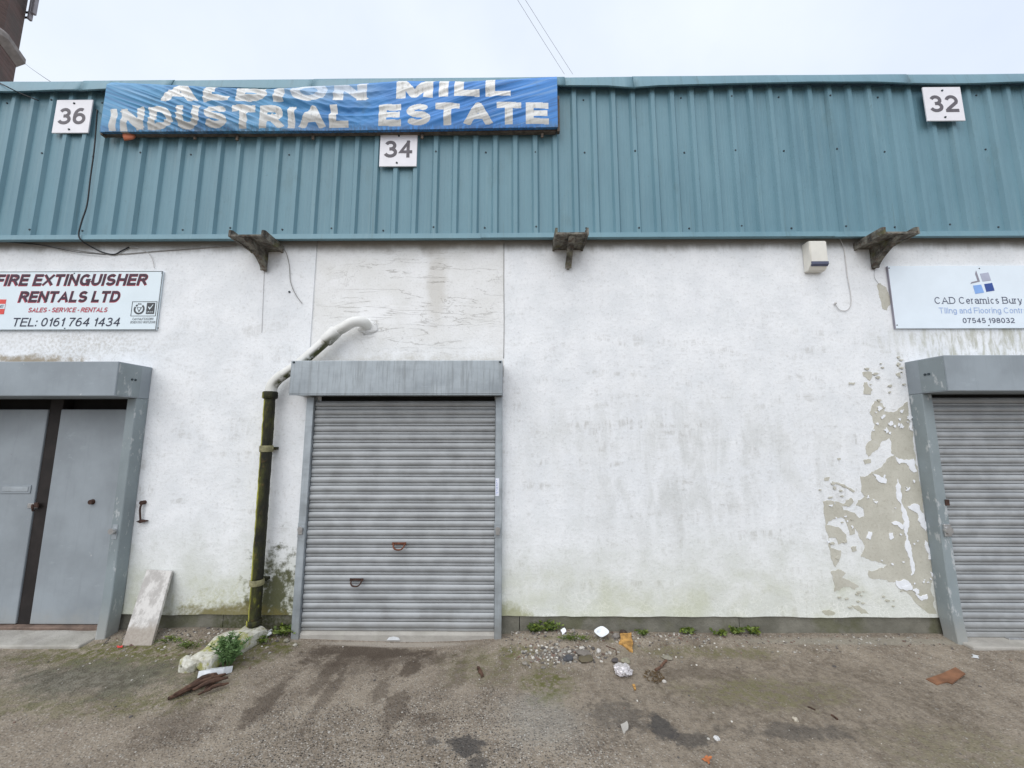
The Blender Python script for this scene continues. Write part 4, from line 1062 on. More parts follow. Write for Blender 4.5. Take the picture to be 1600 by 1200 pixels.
# ---- heavy extended capitals printed on the vinyl: the faces inside a letter take the white print
import numpy as np
def seg_mask(X, Y, strokes, T, w_):
    m = np.zeros(X.shape, bool)
    sx, sy = max(w_ - T, 1e-6), 1 - T
    for pts, mode in strokes:
        q = [(T / 2 + (p[0] * sx if w_ > T * 1.01 else 0), T / 2 + p[1] * sy) for p in pts]
        for k in range(len(q) - 1):
            (ax, ay), (bx, by) = q[k], q[k + 1]; ln = math.hypot(bx - ax, by - ay)
            if ln < 1e-6: continue
            dx, dy = (bx - ax) / ln, (by - ay) / ln
            al = (X - ax) * dx + (Y - ay) * dy; pe = np.abs(-(X - ax) * dy + (Y - ay) * dx)
            m |= (pe <= T / 2) & (al >= (-T / 2 if mode == 1 and k == 0 else 0)) & (al <= ln + (T / 2 if mode == 1 and k == len(q) - 2 else 0))
            if k: m |= (X - ax) ** 2 + (Y - ay) ** 2 <= (T / 2) ** 2
    return m & (Y >= 0) & (Y <= 1)
vm = vin.data; nf = len(vm.polygons); ctr = np.empty(nf * 3); vm.polygons.foreach_get('center', ctr); ctr = ctr.reshape(-1, 3)
off = np.array(WL[vin.name]); cxa, cza = ctr[:, 0] + off[0], ctr[:, 2] + off[2]
tt = (cxa - BX0) / (BX1 - BX0); left_w = np.exp(-(tt / .3) ** 2)
xs_t = np.linspace(BX0 - .2, BX1 + .2, 400)
wob_t = np.array([mn.noise(Vector((q * 2.2, 1, 1))) for q in xs_t]); wob2_t = np.array([mn.noise(Vector((q * 6, 2, 4))) for q in xs_t])
wob, wob2 = np.interp(cxa, xs_t, wob_t), np.interp(cxa, xs_t, wob2_t)
printed = np.zeros(nf, bool)
def banner_word(word, u0, u1, v0, v1, T=.27, gap=.17):
    x_, lay = 0.0, []
    for ch in word:
        w_, st_ = skeleton(ch); w_ = w_ + (T if w_ == 0 else 0); lay.append((x_, w_, st_)); x_ += w_ + gap
    tot = x_ - gap
    a, b = P(u0, (v0 + v1) / 2, -.175).x, P(u1, (v0 + v1) / 2, -.175).x; zc, zb_ = P(800, v0, -.175).z, P(800, v1, -.175).z
    dz = (4.6 * (tt - .5) - 1.4 * wob - 1.5 * wob2 * left_w) * .0062
    Y = (cza - dz - zb_) / (zc - zb_)
    X = (cxa + .007 * np.sin(cza * 38 + cxa * 3) * left_w - a) / (b - a) * tot
    for x0_, w_, st_ in lay:
        sel = np.where((X > x0_ - .05) & (X < x0_ + w_ + .05) & (Y > -.02) & (Y < 1.02))[0]
        printed[sel] |= seg_mask(X[sel] - x0_, Y[sel], st_, T, w_)
banner_word('INDUSTRIAL', 172, 546, 164, 198)
banner_word('ESTATE', 592, 857, 163.5, 196.5)
banner_word('ALBION', 258, 574, 125.5, 157)
banner_word('MILL', 620, 798, 121, 153.5)
vm.materials.append(MAT['banner_print'])
vm.polygons.foreach_set('material_index', printed.astype(np.int32)); vm.update()
zb1, zb0 = b_bot(BX1), b_bot(BX0)
b_ = nb(); box(b_, BX1 - .005, BX1 + .022, -.150, -.105, zb1 - .02, zb1 + .36, .003); to_obj('batten', b_, 'timber', bn)
b_ = nb(); box(b_, BX0 - .018, BX0 + .01, -.150, -.105, zb0 - .01, zb0 + .46, .003); to_obj('batten', b_, 'timber', bn)
b_ = nb(); box(b_, BX0, BX1 - .01, -.135, -.092, zb0 + .004, zb0 + .045, .003); to_obj('batten', b_, 'timber', bn)
for u in (306, 372, 490, 660, 847):
    q = P(u, 204, -.12); b_ = nb(); box(b_, q.x - .012, q.x + .012, -.128, -.112, zb0 - random.uniform(.03, .07), zb0 + .0, .003); to_obj('tie_tab', b_, 'timber', bn)
q = P(203, 214, -.12); b_ = nb()
blobby(b_, (q.x, -.13, q.z), (.055, .02, .045), 3, 2, .5, 1.5); tag(to_obj('cloth_scrap', b_, 'orange_rag', smooth=True, recenter=True), 'small orange rag poking out below the left end of the banner', 'rag')

# ================================================================== NUMBER PLATES
def number_plate(u, v, num, label, yy=-.104, wd=.362, ht=.362, tilt=0.0):
    c = P(u, v, yy); t = thing('number_plate', label, 'number plate', (c.x, yy, c.z - ht / 2), 'unit number plates on the cladding')
    b = nb(); box(b, c.x - wd / 2, c.x + wd / 2, yy, yy + .012, c.z - ht / 2, c.z + ht / 2, .002); to_obj('panel', b, 'plate_white', t)
    for k, dg in enumerate(num):
        x0 = c.x - .137 + k * .146; text_xz(dg, x0, x0 + .126, c.z - .09, c.z + .09, yy - .0012, 'digit_grey', t, 'numeral', T=.185)
    b = nb(); box(b, c.x - .0012, c.x + .0012, yy - .001, yy - .0002, c.z + .10, c.z + .13); b.free()
    for dz in (.14, -.145): link('screw', screw_me, t, (c.x - .01 * (dz < 0), yy - .003, c.z + dz))
number_plate(113, 181.5, '36', 'square white plate with grey number 36 at the left end of the banner')
number_plate(622.5, 233, '34', 'square white plate with grey number 34 hanging below the banner')
number_plate(1475, 162, '32', 'square white plate with grey number 32 on the right of the cladding', yy=-.134)

# ================================================================== SIGNS
# fire extinguisher sign: measured scale on the wall plane
def SX(u, v): return P(u, v, -.02).x
def SZ(u, v): return P(u, v, -.02).z
fx1 = -3.372; fz1, fz0 = P(150, 424, -.02).z, P(150, 515.5, -.02).z
fx0 = fx1 - 1.90
fs = thing('shop_sign', 'white sign with maroon fire extinguisher lettering over the left doors', 'sign', ((fx0 + fx1) / 2, -.02, fz0))
b_ = nb(); box(b_, fx0, fx1, -.020, -.004, fz0, fz1, .0015); sp = to_obj('panel', b_, 'sign_white', fs)
b_ = nb(); e = .0045
box(b_, fx0, fx1, -.0225, -.0202, fz1 - e, fz1); box(b_, fx0, fx1, -.0225, -.0202, fz0, fz0 + e); box(b_, fx1 - e, fx1, -.0225, -.0202, fz0 + e, fz1 - e)
to_obj('border', b_, 'ink_charcoal', fs)
def sline(s, u0, u1, vt, vb, mat, T, shear, parent=fs, y=-.0215, shadow=None, gap=.13):
    vm = (vt + vb) / 2; x0, x1 = P(u0, vm, -.02).x, P(u1, vm, -.02).x; z1, z0 = P((u0 + u1) / 2, vt, -.02).z, P((u0 + u1) / 2, vb, -.02).z
    if shadow: text_xz(s, x0 - .009, x1 + .003, z0 - .007, z1 + .002, y + .0006, shadow, parent, 'lettering', T + .035, shear, gap - .02)
    return text_xz(s, x0, x1, z0, z1, y - .0006, mat, parent, 'lettering', T, shear, gap)
sline('FIRE EXTINGUISHER', -6, 232, 428.5, 446, 'ink_maroon', .215, .17, shadow='ink_red', gap=.12)
sline('RENTALS LTD', 30, 189, 455, 472, 'ink_maroon', .215, .17, shadow='ink_red', gap=.12)
sline('SALES - SERVICE - RENTALS', 44, 169, 480.5, 488, 'ink_red', .19, .26)
sline('TEL: 0161 764 1434', 19, 189, 496.5, 510, 'ink_navy', .135, .17, gap=.16)
# left logo: red block with a white band and the letter E, and the small panel below
x1 = P(8, 480, -.02).x; z1, z0 = P(5, 468, -.02).z, P(5, 491, -.02).z
b_ = nb(); box(b_, x1 - .42, x1, -.0222, -.0204, z0, z1); lg = to_obj('logo_block', b_, 'logo_red', fs)
zz1, zz0 = z0 + (z1 - z0) * .69, z0 + (z1 - z0) * .36
b_ = nb(); box(b_, x1 - .42, x1, -.0234, -.0224, zz0, zz1); to_obj('logo_band', b_, 'sign_white', lg)
text_xz('E', P(0.5, 480, -.02).x - .002, P(7, 480, -.02).x, zz0 + .012, zz1 - .010, -.0242, 'ink_navy', lg, 'lettering', .16, .2)
# certification marks: ring with tick triangle and dark shield with tick
cx0_, cx1_ = P(205.5, 483, -.02).x, P(244.5, 483, -.02).x; cz1, cz0 = P(225, 471, -.02).z, P(225, 494, -.02).z
b_ = nb(); e = .004
for (a, b, c, d) in ((cx0_, cx1_, cz1 - e, cz1), (cx0_, cx1_, cz0, cz0 + e), (cx0_, cx0_ + e, cz0 + e, cz1 - e), (cx1_ - e, cx1_, cz0 + e, cz1 - e)): box(b_, a, b, -.0222, -.0204, c, d)
ce = to_obj('certificate_mark', b_, 'ink_charcoal', fs)
rc = Vector((cx0_ + (cx1_ - cx0_) * .31, 0, (cz0 + cz1) / 2 - .003)); bm = nb(); ro, ri = .052, .036; n = 28
for k in range(n):
    a0, a1 = R(50 - 350 * k / n + 90), R(50 - 350 * (k + 1) / n + 90)
    if 55 < (math.degrees(a0) % 360) < 125: continue
    bm.faces.new([bm.verts.new((rc.x + r_ * math.cos(t_), -.0216, rc.z + r_ * math.sin(t_))) for r_, t_ in ((ro, a0), (ro, a1), (ri, a1), (ri, a0))])
for tri in ([(-.026, .018), (.026, .018), (0, -.03)],):
    bm.faces.new([bm.verts.new((rc.x + p[0], -.0216, rc.z + p[1])) for p in tri])
to_obj('ring_mark', bm, 'ink_charcoal', ce)
bm = nb(); bm.faces.new([bm.verts.new((rc.x + p[0], -.0222, rc.z + p[1])) for p in [(-.015, .012), (.015, .012), (0, -.016)]]); to_obj('triangle_mark', bm, 'sign_white', ce)
text_xz('BSI', rc.x - .016, rc.x + .016, rc.z + .042, rc.z + .058, -.0216, 'ink_charcoal', ce, 'lettering', .16)
sx0 = cx0_ + (cx1_ - cx0_) * .60; sx1 = cx1_ - .018
b_ = nb(); box(b_, sx0, sx1, -.0222, -.0204, cz0 + .022, cz1 - .014); to_obj('shield_mark', b_, 'ink_charcoal', ce)
bm = nb(); mxx = (sx0 + sx1) / 2; mz = (cz0 + cz1) / 2 + .012
bm.faces.new([bm.verts.new((mxx + p[0], -.0230, mz + p[1])) for p in [(-.024, .004), (-.006, -.022), (.026, .028), (.020, .030), (-.005, -.006), (-.018, .010)]]); to_obj('tick_mark', bm, 'sign_white', ce)
text_xz('UKAS', sx0 + .008, sx1 - .008, cz0 + .034, cz0 + .048, -.0230, 'sign_white', ce, 'lettering', .16)
sline('Cert.No.FS12289', 207, 240, 496.5, 500.2, 'ink_charcoal', .12, .15)
sline('BSEN ISO 9001:2008', 204, 243, 501.5, 505.2, 'ink_charcoal', .12, .15)
for u, v in ((253, 426.5), (247, 512.5), (116, 427), (101, 513)):
    q = P(u, v, -.022); o = link('screw', screw_me, fs, (q.x, -.0225, q.z)); o.scale = (.55, .55, .55)
sp = None
# CAD sign
kx0 = 3.512; kz1, kz0 = P(1480, 415.5, -.02).z, P(1480, 513, -.02).z
ks_ = thing('shop_sign', 'pale blue-white ceramics sign with four-square logo over the right shutter', 'sign', (4.45, -.02, kz0))
b_ = nb(); box(b_, kx0, kx0 + 1.92, -.022, -.004, kz0, kz1, .0015); to_obj('panel', b_, 'cad_white', ks_)
b_ = nb(); box(b_, kx0 - .0035, kx0 - .0004, -.0215, -.0045, kz0, kz1); to_obj('edge_strip', b_, 'ink_midgrey', ks_)
def cad(s, u0, u1, vt, vb, mat, T, serif=False, gap=.14):
    vm = (vt + vb) / 2; x0, x1 = P(u0, vm, -.022).x, P(u1, vm, -.022).x
    return text_xz(s, x0, x1, P(1530, vb, -.022).z, P(1530, vt, -.022).z, -.0236, mat, ks_, 'lettering', T, 0, gap, serif)
cad('CAD Ceramics Bury Ltd', 1460, 1624, 464, 474.6, 'ink_slate', .115, True, .17)
cad('Tiling and Flooring Contractors', 1467, 1632, 480.5, 489.6, 'ink_skytext', .115, False, .16)
cad('07545 198032', 1504, 1585, 496.8, 504.8, 'ink_slate', .15, False, .16)
def cquad(pts, mat):
    b = nb(); sheet_xz(b, [(P(1370 + p[0] * .14375, 400 + p[1] * .14375, -.024).x, P(1370 + p[0] * .14375, 400 + p[1] * .14375, -.024).z) for p in pts], -.0242, .0018); to_obj('logo_tile', b, mat, ks_)
cquad([(1122, 192), (1212, 178), (1243, 265), (1152, 276)], 'ink_palegrey')
cquad([(1047, 321), (1134, 310), (1167, 396), (1073, 411)], 'ink_sky')
cquad([(1168, 305), (1253, 291), (1281, 375), (1193, 390)], 'ink_blue')
cquad([(1080, 158), (1122, 277), (1018, 302), (1032, 282), (1097, 267), (1070, 192)], 'ink_midgrey')
for u, v in ((1389, 419), (1530, 419.5), (1401.5, 508), (1545, 508.5)):
    q = P(u, v, -.022); o = link('screw', screw_me, ks_, (q.x, -.0235, q.z)); o.scale = (.55, .55, .55)

# ================================================================== ALARM BOX, BRACKETS, PIPE, CABLES
q = P(1279, 399, -.09); ax, az = q.x, q.z; hw = .080
al = thing('alarm_box', 'cream alarm box with dark strip under the cladding on the right', 'alarm box', (ax, -.05, az - .14))
b_ = nb(); extrude_profile(b_, [(-.001, az - .135), (-.055, az - .135), (-.098, az - .085), (-.098, az + .135), (-.085, az + .145), (-.001, az + .145)], 'x', ax - hw, ax + hw)
bmesh.ops.bevel(b_, geom=b_.edges[:], offset=.006, segments=2, affect='EDGES'); to_obj('case', b_, 'alarm_cream', al, smooth=True, angle=40)
b_ = nb(); extrude_profile(b_, [(-.085, az - .104), (-.1015, az - .087), (-.1015, az - .062), (-.085, az - .062)], 'x', ax - hw + .004, ax + hw - .002); to_obj('lens_strip', b_, 'alarm_navy', al)
def bracket(xc, zt, label, w0=.27, proj=.30):
    t = thing('iron_bracket', label, 'bracket', (xc, -.01, zt - .22), 'old iron brackets along the wall head')
    rnd = random.Random(int(xc * 100))
    def rough(bm, amp=.005):
        bmesh.ops.subdivide_edges(bm, edges=bm.edges[:], cuts=2, use_grid_fill=True)
        for v in bm.verts: v.co += Vector((mn.noise(v.co * 17), mn.noise(v.co * 17 + Vector((5, 0, 0))), mn.noise(v.co * 17 + Vector((0, 7, 0))))) * amp
        return bm
    b = nb(); box(b, xc - w0 / 2, xc + w0 / 2, -proj, -.001, zt - .018, zt); to_obj('shelf_plate', rough(b, .002), 'iron', t)
    for s in (-1, 1):
        b = nb(); xx = xc + s * w0 / 2
        extrude_profile(b, [(-proj - .004, zt - .022), (-proj - .004, zt + .040), (-proj + .02, zt + .048), (-.002, zt + .040), (-.002, zt - .03), (-.03, zt - .024)], 'x', xx - .010 + s * .012, xx + .010 + s * .012)
        to_obj('side_lip', rough(b, .0025), 'iron', t)
    pr = [(-.002, zt - .019), (-proj + .015, zt - .019), (-proj + .018, zt - .032)]
    for k in range(1, 9):
        f = k / 8; pr.append((-.036 - (proj - .054) * (1 - f) ** 1.35, zt - .032 - .165 * f))
    pr += [(-.034, zt - .215), (-.002, zt - .218)]
    b = nb(); extrude_profile(b, pr, 'x', xc - .012, xc + .012); to_obj('web', rough(b, .002), 'iron', t)
    cur = [(xc, p[0] - .006, p[1]) for p in pr[2:-1]]
    b = nb()
    A = [[b.verts.new((xc + sx, p[1] + dy, p[2])) for sx, dy in ((-.029, 0), (.029, 0), (.029, .014), (-.029, .014))] for p in cur]
    for r0, r1 in zip(A, A[1:]):
        for k in range(4): b.faces.new((r0[k], r0[(k + 1) % 4], r1[(k + 1) % 4], r1[k]))
    b.faces.new(A[0]); b.faces.new(A[-1][::-1]); bmesh.ops.recalc_face_normals(b, faces=b.faces)
    to_obj('flange', rough(b, .002), 'iron', t)
q = P(412, 420, -.02); zt = P(395, 369, -.235).z
bracket(P(413, 415, -.03).x, 3.440, 'rusty iron bracket to the left of the flaking paint panel')
bracket(P(888, 415, -.03).x, 3.447, 'rusty iron bracket seen head-on below the right end of the banner', .25)
bracket(P(1367, 410, -.03).x, 3.440, 'rusty iron bracket between the alarm box and the pale blue sign')

# downpipe
dp = thing('downpipe', 'downpipe, white elbow at top and mossy black-green below beside the shutter', 'downpipe', (-2.25, -.09, 0))
PR = .046
k = [P(575, 512, .03), P(569, 504, -.05), P(553, 503, -.095), P(538, 511, -.10), P(524, 519, -.10)]
to_obj('elbow', tube(nb(), catmull(k, 5), PR + .002, 14), 'white_pipe', dp, smooth=True, angle=50)
q = P(574, 510, .0); b_ = nb(); blobby(b_, (q.x + .005, .012, q.z - .005), (.085, .022, .075), 4, 3, .35, 2.2); to_obj('mortar_collar', b_, 'infill', dp, smooth=True)
a, c_ = P(527, 516, -.10), P(508, 534, -.10)
to_obj('collar', tube(nb(), [a, a.lerp(c_, .12), a.lerp(c_, .88), c_], [PR + .006, PR + .013, PR + .013, PR + .006], 14), 'white_pipe', dp, smooth=True, angle=40)
to_obj('pipe_length', tube(nb(), [P(512, 530, -.10), P(470, 567, -.10), P(437, 590, -.10)], PR, 14), 'white_pipe', dp, smooth=True, angle=50)
k = [P(443, 585, -.10), P(432, 594, -.10), P(425, 604, -.10), P(423, 616, -.10)]
to_obj('elbow', tube(nb(), catmull(k, 5), PR + .002, 14), 'white_pipe', dp, smooth=True, angle=50)
top, bot = P(422.5, 612, -.10), P(396.5, 985, -.10); xm = (top.x + bot.x) / 2
def pp(v): 
    f = (v - 612) / (985 - 612); z = P(410, v, -.10).z; return Vector((top.x + (bot.x - top.x) * f, -.10, z))
def crust(bm, amp=.004):
    for v in bm.verts: v.co += Vector((mn.noise(v.co * 22), mn.noise(v.co * 22 + Vector((4, 0, 0))), 0)) * amp
    return bm
def vpipe(v0, v1, r, n=20): return crust(tube(nb(), [pp(v0 + (v1 - v0) * i / n) for i in range(n + 1)], r, 16))
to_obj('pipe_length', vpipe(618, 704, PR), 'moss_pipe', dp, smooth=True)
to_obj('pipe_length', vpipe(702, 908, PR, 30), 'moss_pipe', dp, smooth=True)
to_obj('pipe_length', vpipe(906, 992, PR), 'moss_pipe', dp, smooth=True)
for v0, v1, e in ((612, 623, .016), (696, 706, .009), (905, 914, .010), (968, 976, .012), (979, 985, .009)):
    to_obj('collar', tube(nb(), [pp(v0), pp(v0 + (v1 - v0) * .15), pp(v0 + (v1 - v0) * .85), pp(v1)], [PR + e * .6, PR + e, PR + e, PR + e * .6], 16), 'mossy_collar' if v0 in (696, 905) else 'moss_pipe', dp, smooth=True, angle=40)
for v in (701, 909):
    c = pp(v); b_ = nb(); box(b_, c.x - .05, c.x + .05, -.05, -.002, c.z - .012, c.z + .012, .003); to_obj('pipe_clip', b_, 'moss_pipe', dp)

# cables
wire('cable', [P(u, v, -.008) for u, v in ((-60, 372), (20, 380), (85, 386), (170, 397), (250, 392), (320, 387), (368, 383))], .0042, 'cable_grey', 'thin grey cable sagging under the cladding towards the left bracket', 'cable')
wire('cable', [P(u, v, -.02) for u, v in ((-50, 376), (30, 379), (70, 384), (120, 394), (165, 398))], .003, 'cable_black', 'short thin black cable under the cladding above the fire sign', 'cable')
wire('cable', [P(152, 172, -.125), P(150, 200, -.10), P(147, 235, -.10), P(141, 280, -.10), P(136, 320, -.10), P(128, 345, -.105), P(123, 366, -.115), P(128, 376, -.10), P(140, 384, -.03), P(160, 394, -.012), P(178, 397.5, -.012), P(190, 392, -.012), P(202, 386, -.012)], .0062, 'cable_black', 'black cable running down the cladding between plate 36 and the banner', 'cable')
wire('cable', [P(u, v, -.012) for u, v in ((202, 386), (215, 387), (230, 394), (238, 405), (241, 419))], .0032, 'cable_white', 'thin pale cable looping down to the top of the fire sign', 'cable')
wire('cable', [P(u, v, -.010) for u, v in ((436, 378), (447, 395), (452, 415), (454, 440), (462, 460), (472, 474))], .0035, 'cable_grey', 'loose grey wire hanging beside the left iron bracket', 'cable')
wire('cable', [P(u, v, -.010) for u, v in ((1312, 372), (1319, 390), (1324, 430), (1329.5, 462), (1329, 478), (1322, 485), (1312, 484), (1305, 476))], .0038, 'cable_white', 'pale cable hooked into a J on the wall beside the alarm box', 'cable')
q = P(1305, 474, -.012); b_ = nb(); blobby(b_, (q.x, -.014, q.z), .013, 2, 1, .2); tag(to_obj('cable_stub', b_, 'cable_white', smooth=True, recenter=True), 'small round grommet at the end of the J-shaped cable', 'grommet')
for u, v in ((452, 456),):
    q = P(u, v, -.004); link('wall_plug', screw_me, rw, (q.x, -.006, q.z))
# iron hook on the render by the left doors
hk = thing('cabin_hook', 'rusty iron cabin hook on the white wall beside the left doors', 'hook', (P(221, 800).x, -.01, P(221, 817).z))
a, b2 = P(222, 786, -.02), P(219.5, 815, -.02)
to_obj('hook_bar', tube(nb(), catmull([a, a.lerp(b2, .3) + Vector((-.004, -.01, 0)), b2], 5), .0075, 6), 'rust_dark', hk, smooth=True)
to_obj('eye', tube(nb(), [a + Vector((.005, .02, .004)), a + Vector((.005, -.016, .004))], .018, 10), 'rust_dark', hk)
b_ = nb(); extrude_profile(b_, [(b2.x - .03, b2.z + .004), (b2.x, b2.z + .016), (b2.x + .055, b2.z + .008), (b2.x + .05, b2.z + .002), (b2.x + .005, b2.z - .012)], 'y', -.03, -.003); to_obj('catch', b_, 'rust_dark', hk)

# overhead lines
for i, (a, b) in enumerate((((882, 116), (790, -30)), ((895, 116), (802, -30)))):
    p0, p1 = P(a[0], a[1], 5.0), P(b[0], b[1], 3.0)
    d = (p1 - p0); pts = [p0 - Vector((0, -2, 2.2)), p0, p0 + d * .5 - Vector((0, 0, .01)), p1, p1 + d * 1.4]
    wire('overhead_line', pts[1:], .0036, 'cable_grey', ['left of the two thin overhead lines rising above the roof', 'right of the two thin overhead lines rising above the roof'][i], 'overhead line')

# ================================================================== CHIMNEY
def chimney():
    dist = 9.5                                             # metres behind the wall plane
    rr = 1.45; cy = dist + 1.0
    def right(cx_, z, r):                                  # bearing of the octagon's rightmost corner seen from the yard
        best = (-1e9, 0, None)
        for k in range(8):
            w_ = Vector((cx_ + r * math.cos(R(8.5 + 45 * k)), cy + r * math.sin(R(8.5 + 45 * k)), z)); p = w_ - Vector((0, -CAM_D, CAM_H))
            best = max(best, (800 + FOC * p.dot(_R) / p.dot(_F), 600 - FOC * p.dot(_U) / p.dot(_F), w_), key=lambda q: q[0])
        return best
    cx, zb = -12.0, 14.0
    for _ in range(200):
        cx += (27 - right(cx, zb, rr)[0]) * .012; zb += (right(cx, zb, rr * 1.16)[1] - 100) * .012
    e = right(cx, zb + 1.2, rr)[2]; far = right(cx, zb, rr * 1.16)[2]
    t = thing('mill_chimney', 'tall sooty brick mill chimney with stone band rising behind the roof', 'chimney', (cx, cy, 0))
    def octo(bm, zr):
        rings = []
        for z, r in zr:
            rings.append([bm.verts.new((cx + r * math.cos(R(8.5 + 45 * k)), cy + r * math.sin(R(8.5 + 45 * k)), z)) for k in range(8)])
        for A, B in zip(rings, rings[1:]):
            for k in range(8): bm.faces.new((A[k], A[(k + 1) % 8], B[(k + 1) % 8], B[k]))
        bm.faces.new(rings[-1]); bm.faces.new(rings[0][::-1]); return bm
    to_obj('shaft', octo(nb(), [(0, rr * 1.08), (zb - .5, rr * 1.0), (zb + 14, rr * .97)]), 'chimney', t)
    to_obj('stone_band', octo(nb(), [(zb - .30, rr * 1.005), (zb - .07, rr * 1.13), (zb + .0, rr * 1.16), (zb + .22, rr * 1.155), (zb + .42, rr * 1.0)]), 'stone_band', t)
    ye = e.y; z0 = P(45, 33, ye).z
    an = thing('mast_antenna', 'grey panel antennas bracketed to the side of the chimney', 'antenna', (e.x + .25, ye, z0))
    for u0, u1, vb in ((44.5, 48.5, 32), (51, 55, 23)):
        a, b = P(u0, vb, ye), P(u1, vb, ye)
        bb = nb(); box(bb, a.x, b.x, ye - .08, ye + .06, a.z, a.z + 2.4, .02); to_obj('panel_antenna', bb, 'antenna_grey', an)
    for v, u in ((17, 52), (25, 46)):
        p = P(u, v, ye); bb = nb(); tube(bb, [(e.x - .2, ye + .1, p.z + .05), (p.x, ye + .07, p.z)], .045, 6); to_obj('bracket_arm', bb, 'cable_black', an)
    return far
p0 = chimney(); p1 = P(153, 173, -.125)
wire('guy_wire', [p0, p0.lerp(p1, .35) - Vector((0, 0, .03)), p0.lerp(p1, .7) - Vector((0, 0, .03)), p1], .0055, 'cable_black', 'thin black wire from the chimney down to the cladding by plate 36', 'wire')
wire('guy_wire', [P(-40, 112, 1.0), P(0, 130, -.15), P(30, 145, -.15), P(60, 157, -.11)], .0055, 'cable_black', 'thin black wire crossing the coping at the far left corner', 'wire')

# ================================================================== THINGS ON THE GROUND
# leaning board
p0, p1 = GP(190, 1009), GP(236, 1009)
tz = P(248, 891, -.03)
b_ = nb(); W_ = (p1 - p0).length; 
d0 = Vector((tz.x, -.03, tz.z)) - (p0 + p1) / 2
ux = (p1 - p0).normalized(); nrm = ux.cross(d0).normalized(); th = .022
base = [p0, p1]
tx = .0
c0, c1 = P(229, 890, -.03), P(268, 892, -.03)
q = [p0, p1, c1, c0]
if nrm.y > 0: nrm = -nrm
fr = [b_.verts.new(v) for v in q]; bk = [b_.verts.new(v - nrm * th) for v in q]
b_.faces.new(fr); b_.faces.new(bk[::-1])
for i in range(4): b_.faces.new((fr[i], bk[i], bk[(i + 1) % 4], fr[(i + 1) % 4]))
bmesh.ops.bevel(b_, geom=b_.edges[:], offset=.002, segments=1, affect='EDGES')
tag(to_obj('plank', b_, 'board', recenter=True), 'pale flaking board leaning on the wall right of the left doors', 'board')

# lichen-crusted slab lying below the downpipe, with a broken end block
def slab(u0, v0, u1, v1, wd, ht, name, label, seed):
    a, b = GP(u0, v0), GP(u1, v1); d = (b - a); ln = d.length; d.normalize(); s = Vector((-d.y, d.x, 0)); bm = nb()
    box(bm, -ln / 2, ln / 2, -wd / 2, wd / 2, 0, ht, .02, 1)
    bmesh.ops.subdivide_edges(bm, edges=bm.edges[:], cuts=4, use_grid_fill=True)
    c = (a + b) / 2
    for v in bm.verts:
        l = v.co.copy(); n1 = mn.noise(l * 5 + Vector((seed, 0, 0))); n2 = mn.noise(l * 13 + Vector((seed, 3, 0)))
        l.y *= .9 + .25 * n1; l.z = l.z * (.85 + .35 * n1) - .02
        l += Vector((n2, n1, n2)) * .014
        w_ = c + d * l.x + s * l.y; w_.z = c.z + l.z
        v.co = w_
    return tag(to_obj(name, bm, 'slab', smooth=True, angle=45, recenter=True), label, 'stone')
slab(308, 1050, 404, 990, .24, .14, 'fallen_slab', 'long lichen-crusted pale slab lying at the foot of the downpipe', 2)
slab(287, 1052, 301, 1043, .13, .11, 'stone_block', 'small mossy white block at the outer end of the lichen-crusted slab', 5)
# white polystyrene shard
a = GP(330, 1058); b_ = nb()
sh_ = [(-.10, -.03), (-.02, -.045), (.05, -.01), (.085, .04), (.03, .035), (-.04, .03)]
extrude_profile(b_, sh_, 'z', 0, .04); bmesh.ops.subdivide_edges(b_, edges=b_.edges[:], cuts=1)
bmesh.ops.rotate(b_, verts=b_.verts, matrix=Matrix.Rotation(R(12), 3, 'Z') @ Matrix.Rotation(R(-18), 3, 'X'))
bmesh.ops.translate(b_, verts=b_.verts, vec=a + Vector((.03, .0, .012)))
tag(to_obj('foam_shard', b_, 'poly_white', recenter=True), 'white plastic shard lying between the slab and rotten wood', 'plastic scrap')
# rotten wood: a splintered plank, part by part
rt = thing('rotten_wood', 'dark brown splintered rotten wood in front of the lichen-crusted slab', 'wood', GP(310, 1080))
ends = [((262, 1096), (362, 1046), .018), ((275, 1092), (352, 1058), .014), ((300, 1086), (356, 1066), .013), ((290, 1080), (352, 1050), .015), ((310, 1090), (357, 1072), .010), ((270, 1093), (330, 1070), .012), ((320, 1082), (345, 1060), .012)]
for i, (a, b, r) in enumerate(ends):
    a, b = GP(*a), GP(*b); m = []
    for k in range(7):
        f = k / 6; p = a.lerp(b, f); m.append(p + Vector((mn.noise(Vector((f * 3, i, 0))) * .02, mn.noise(Vector((f * 3, i, 4))) * .02, r * .8 + .012 * math.sin(f * 3.1) + .01 * (i % 3))))
    to_obj('splinter', crust(tube(nb(), m, [r * (.35 + .8 * math.sin(.3 + 2.6 * k / 6)) for k in range(7)], 7), .006), 'rot', rt)

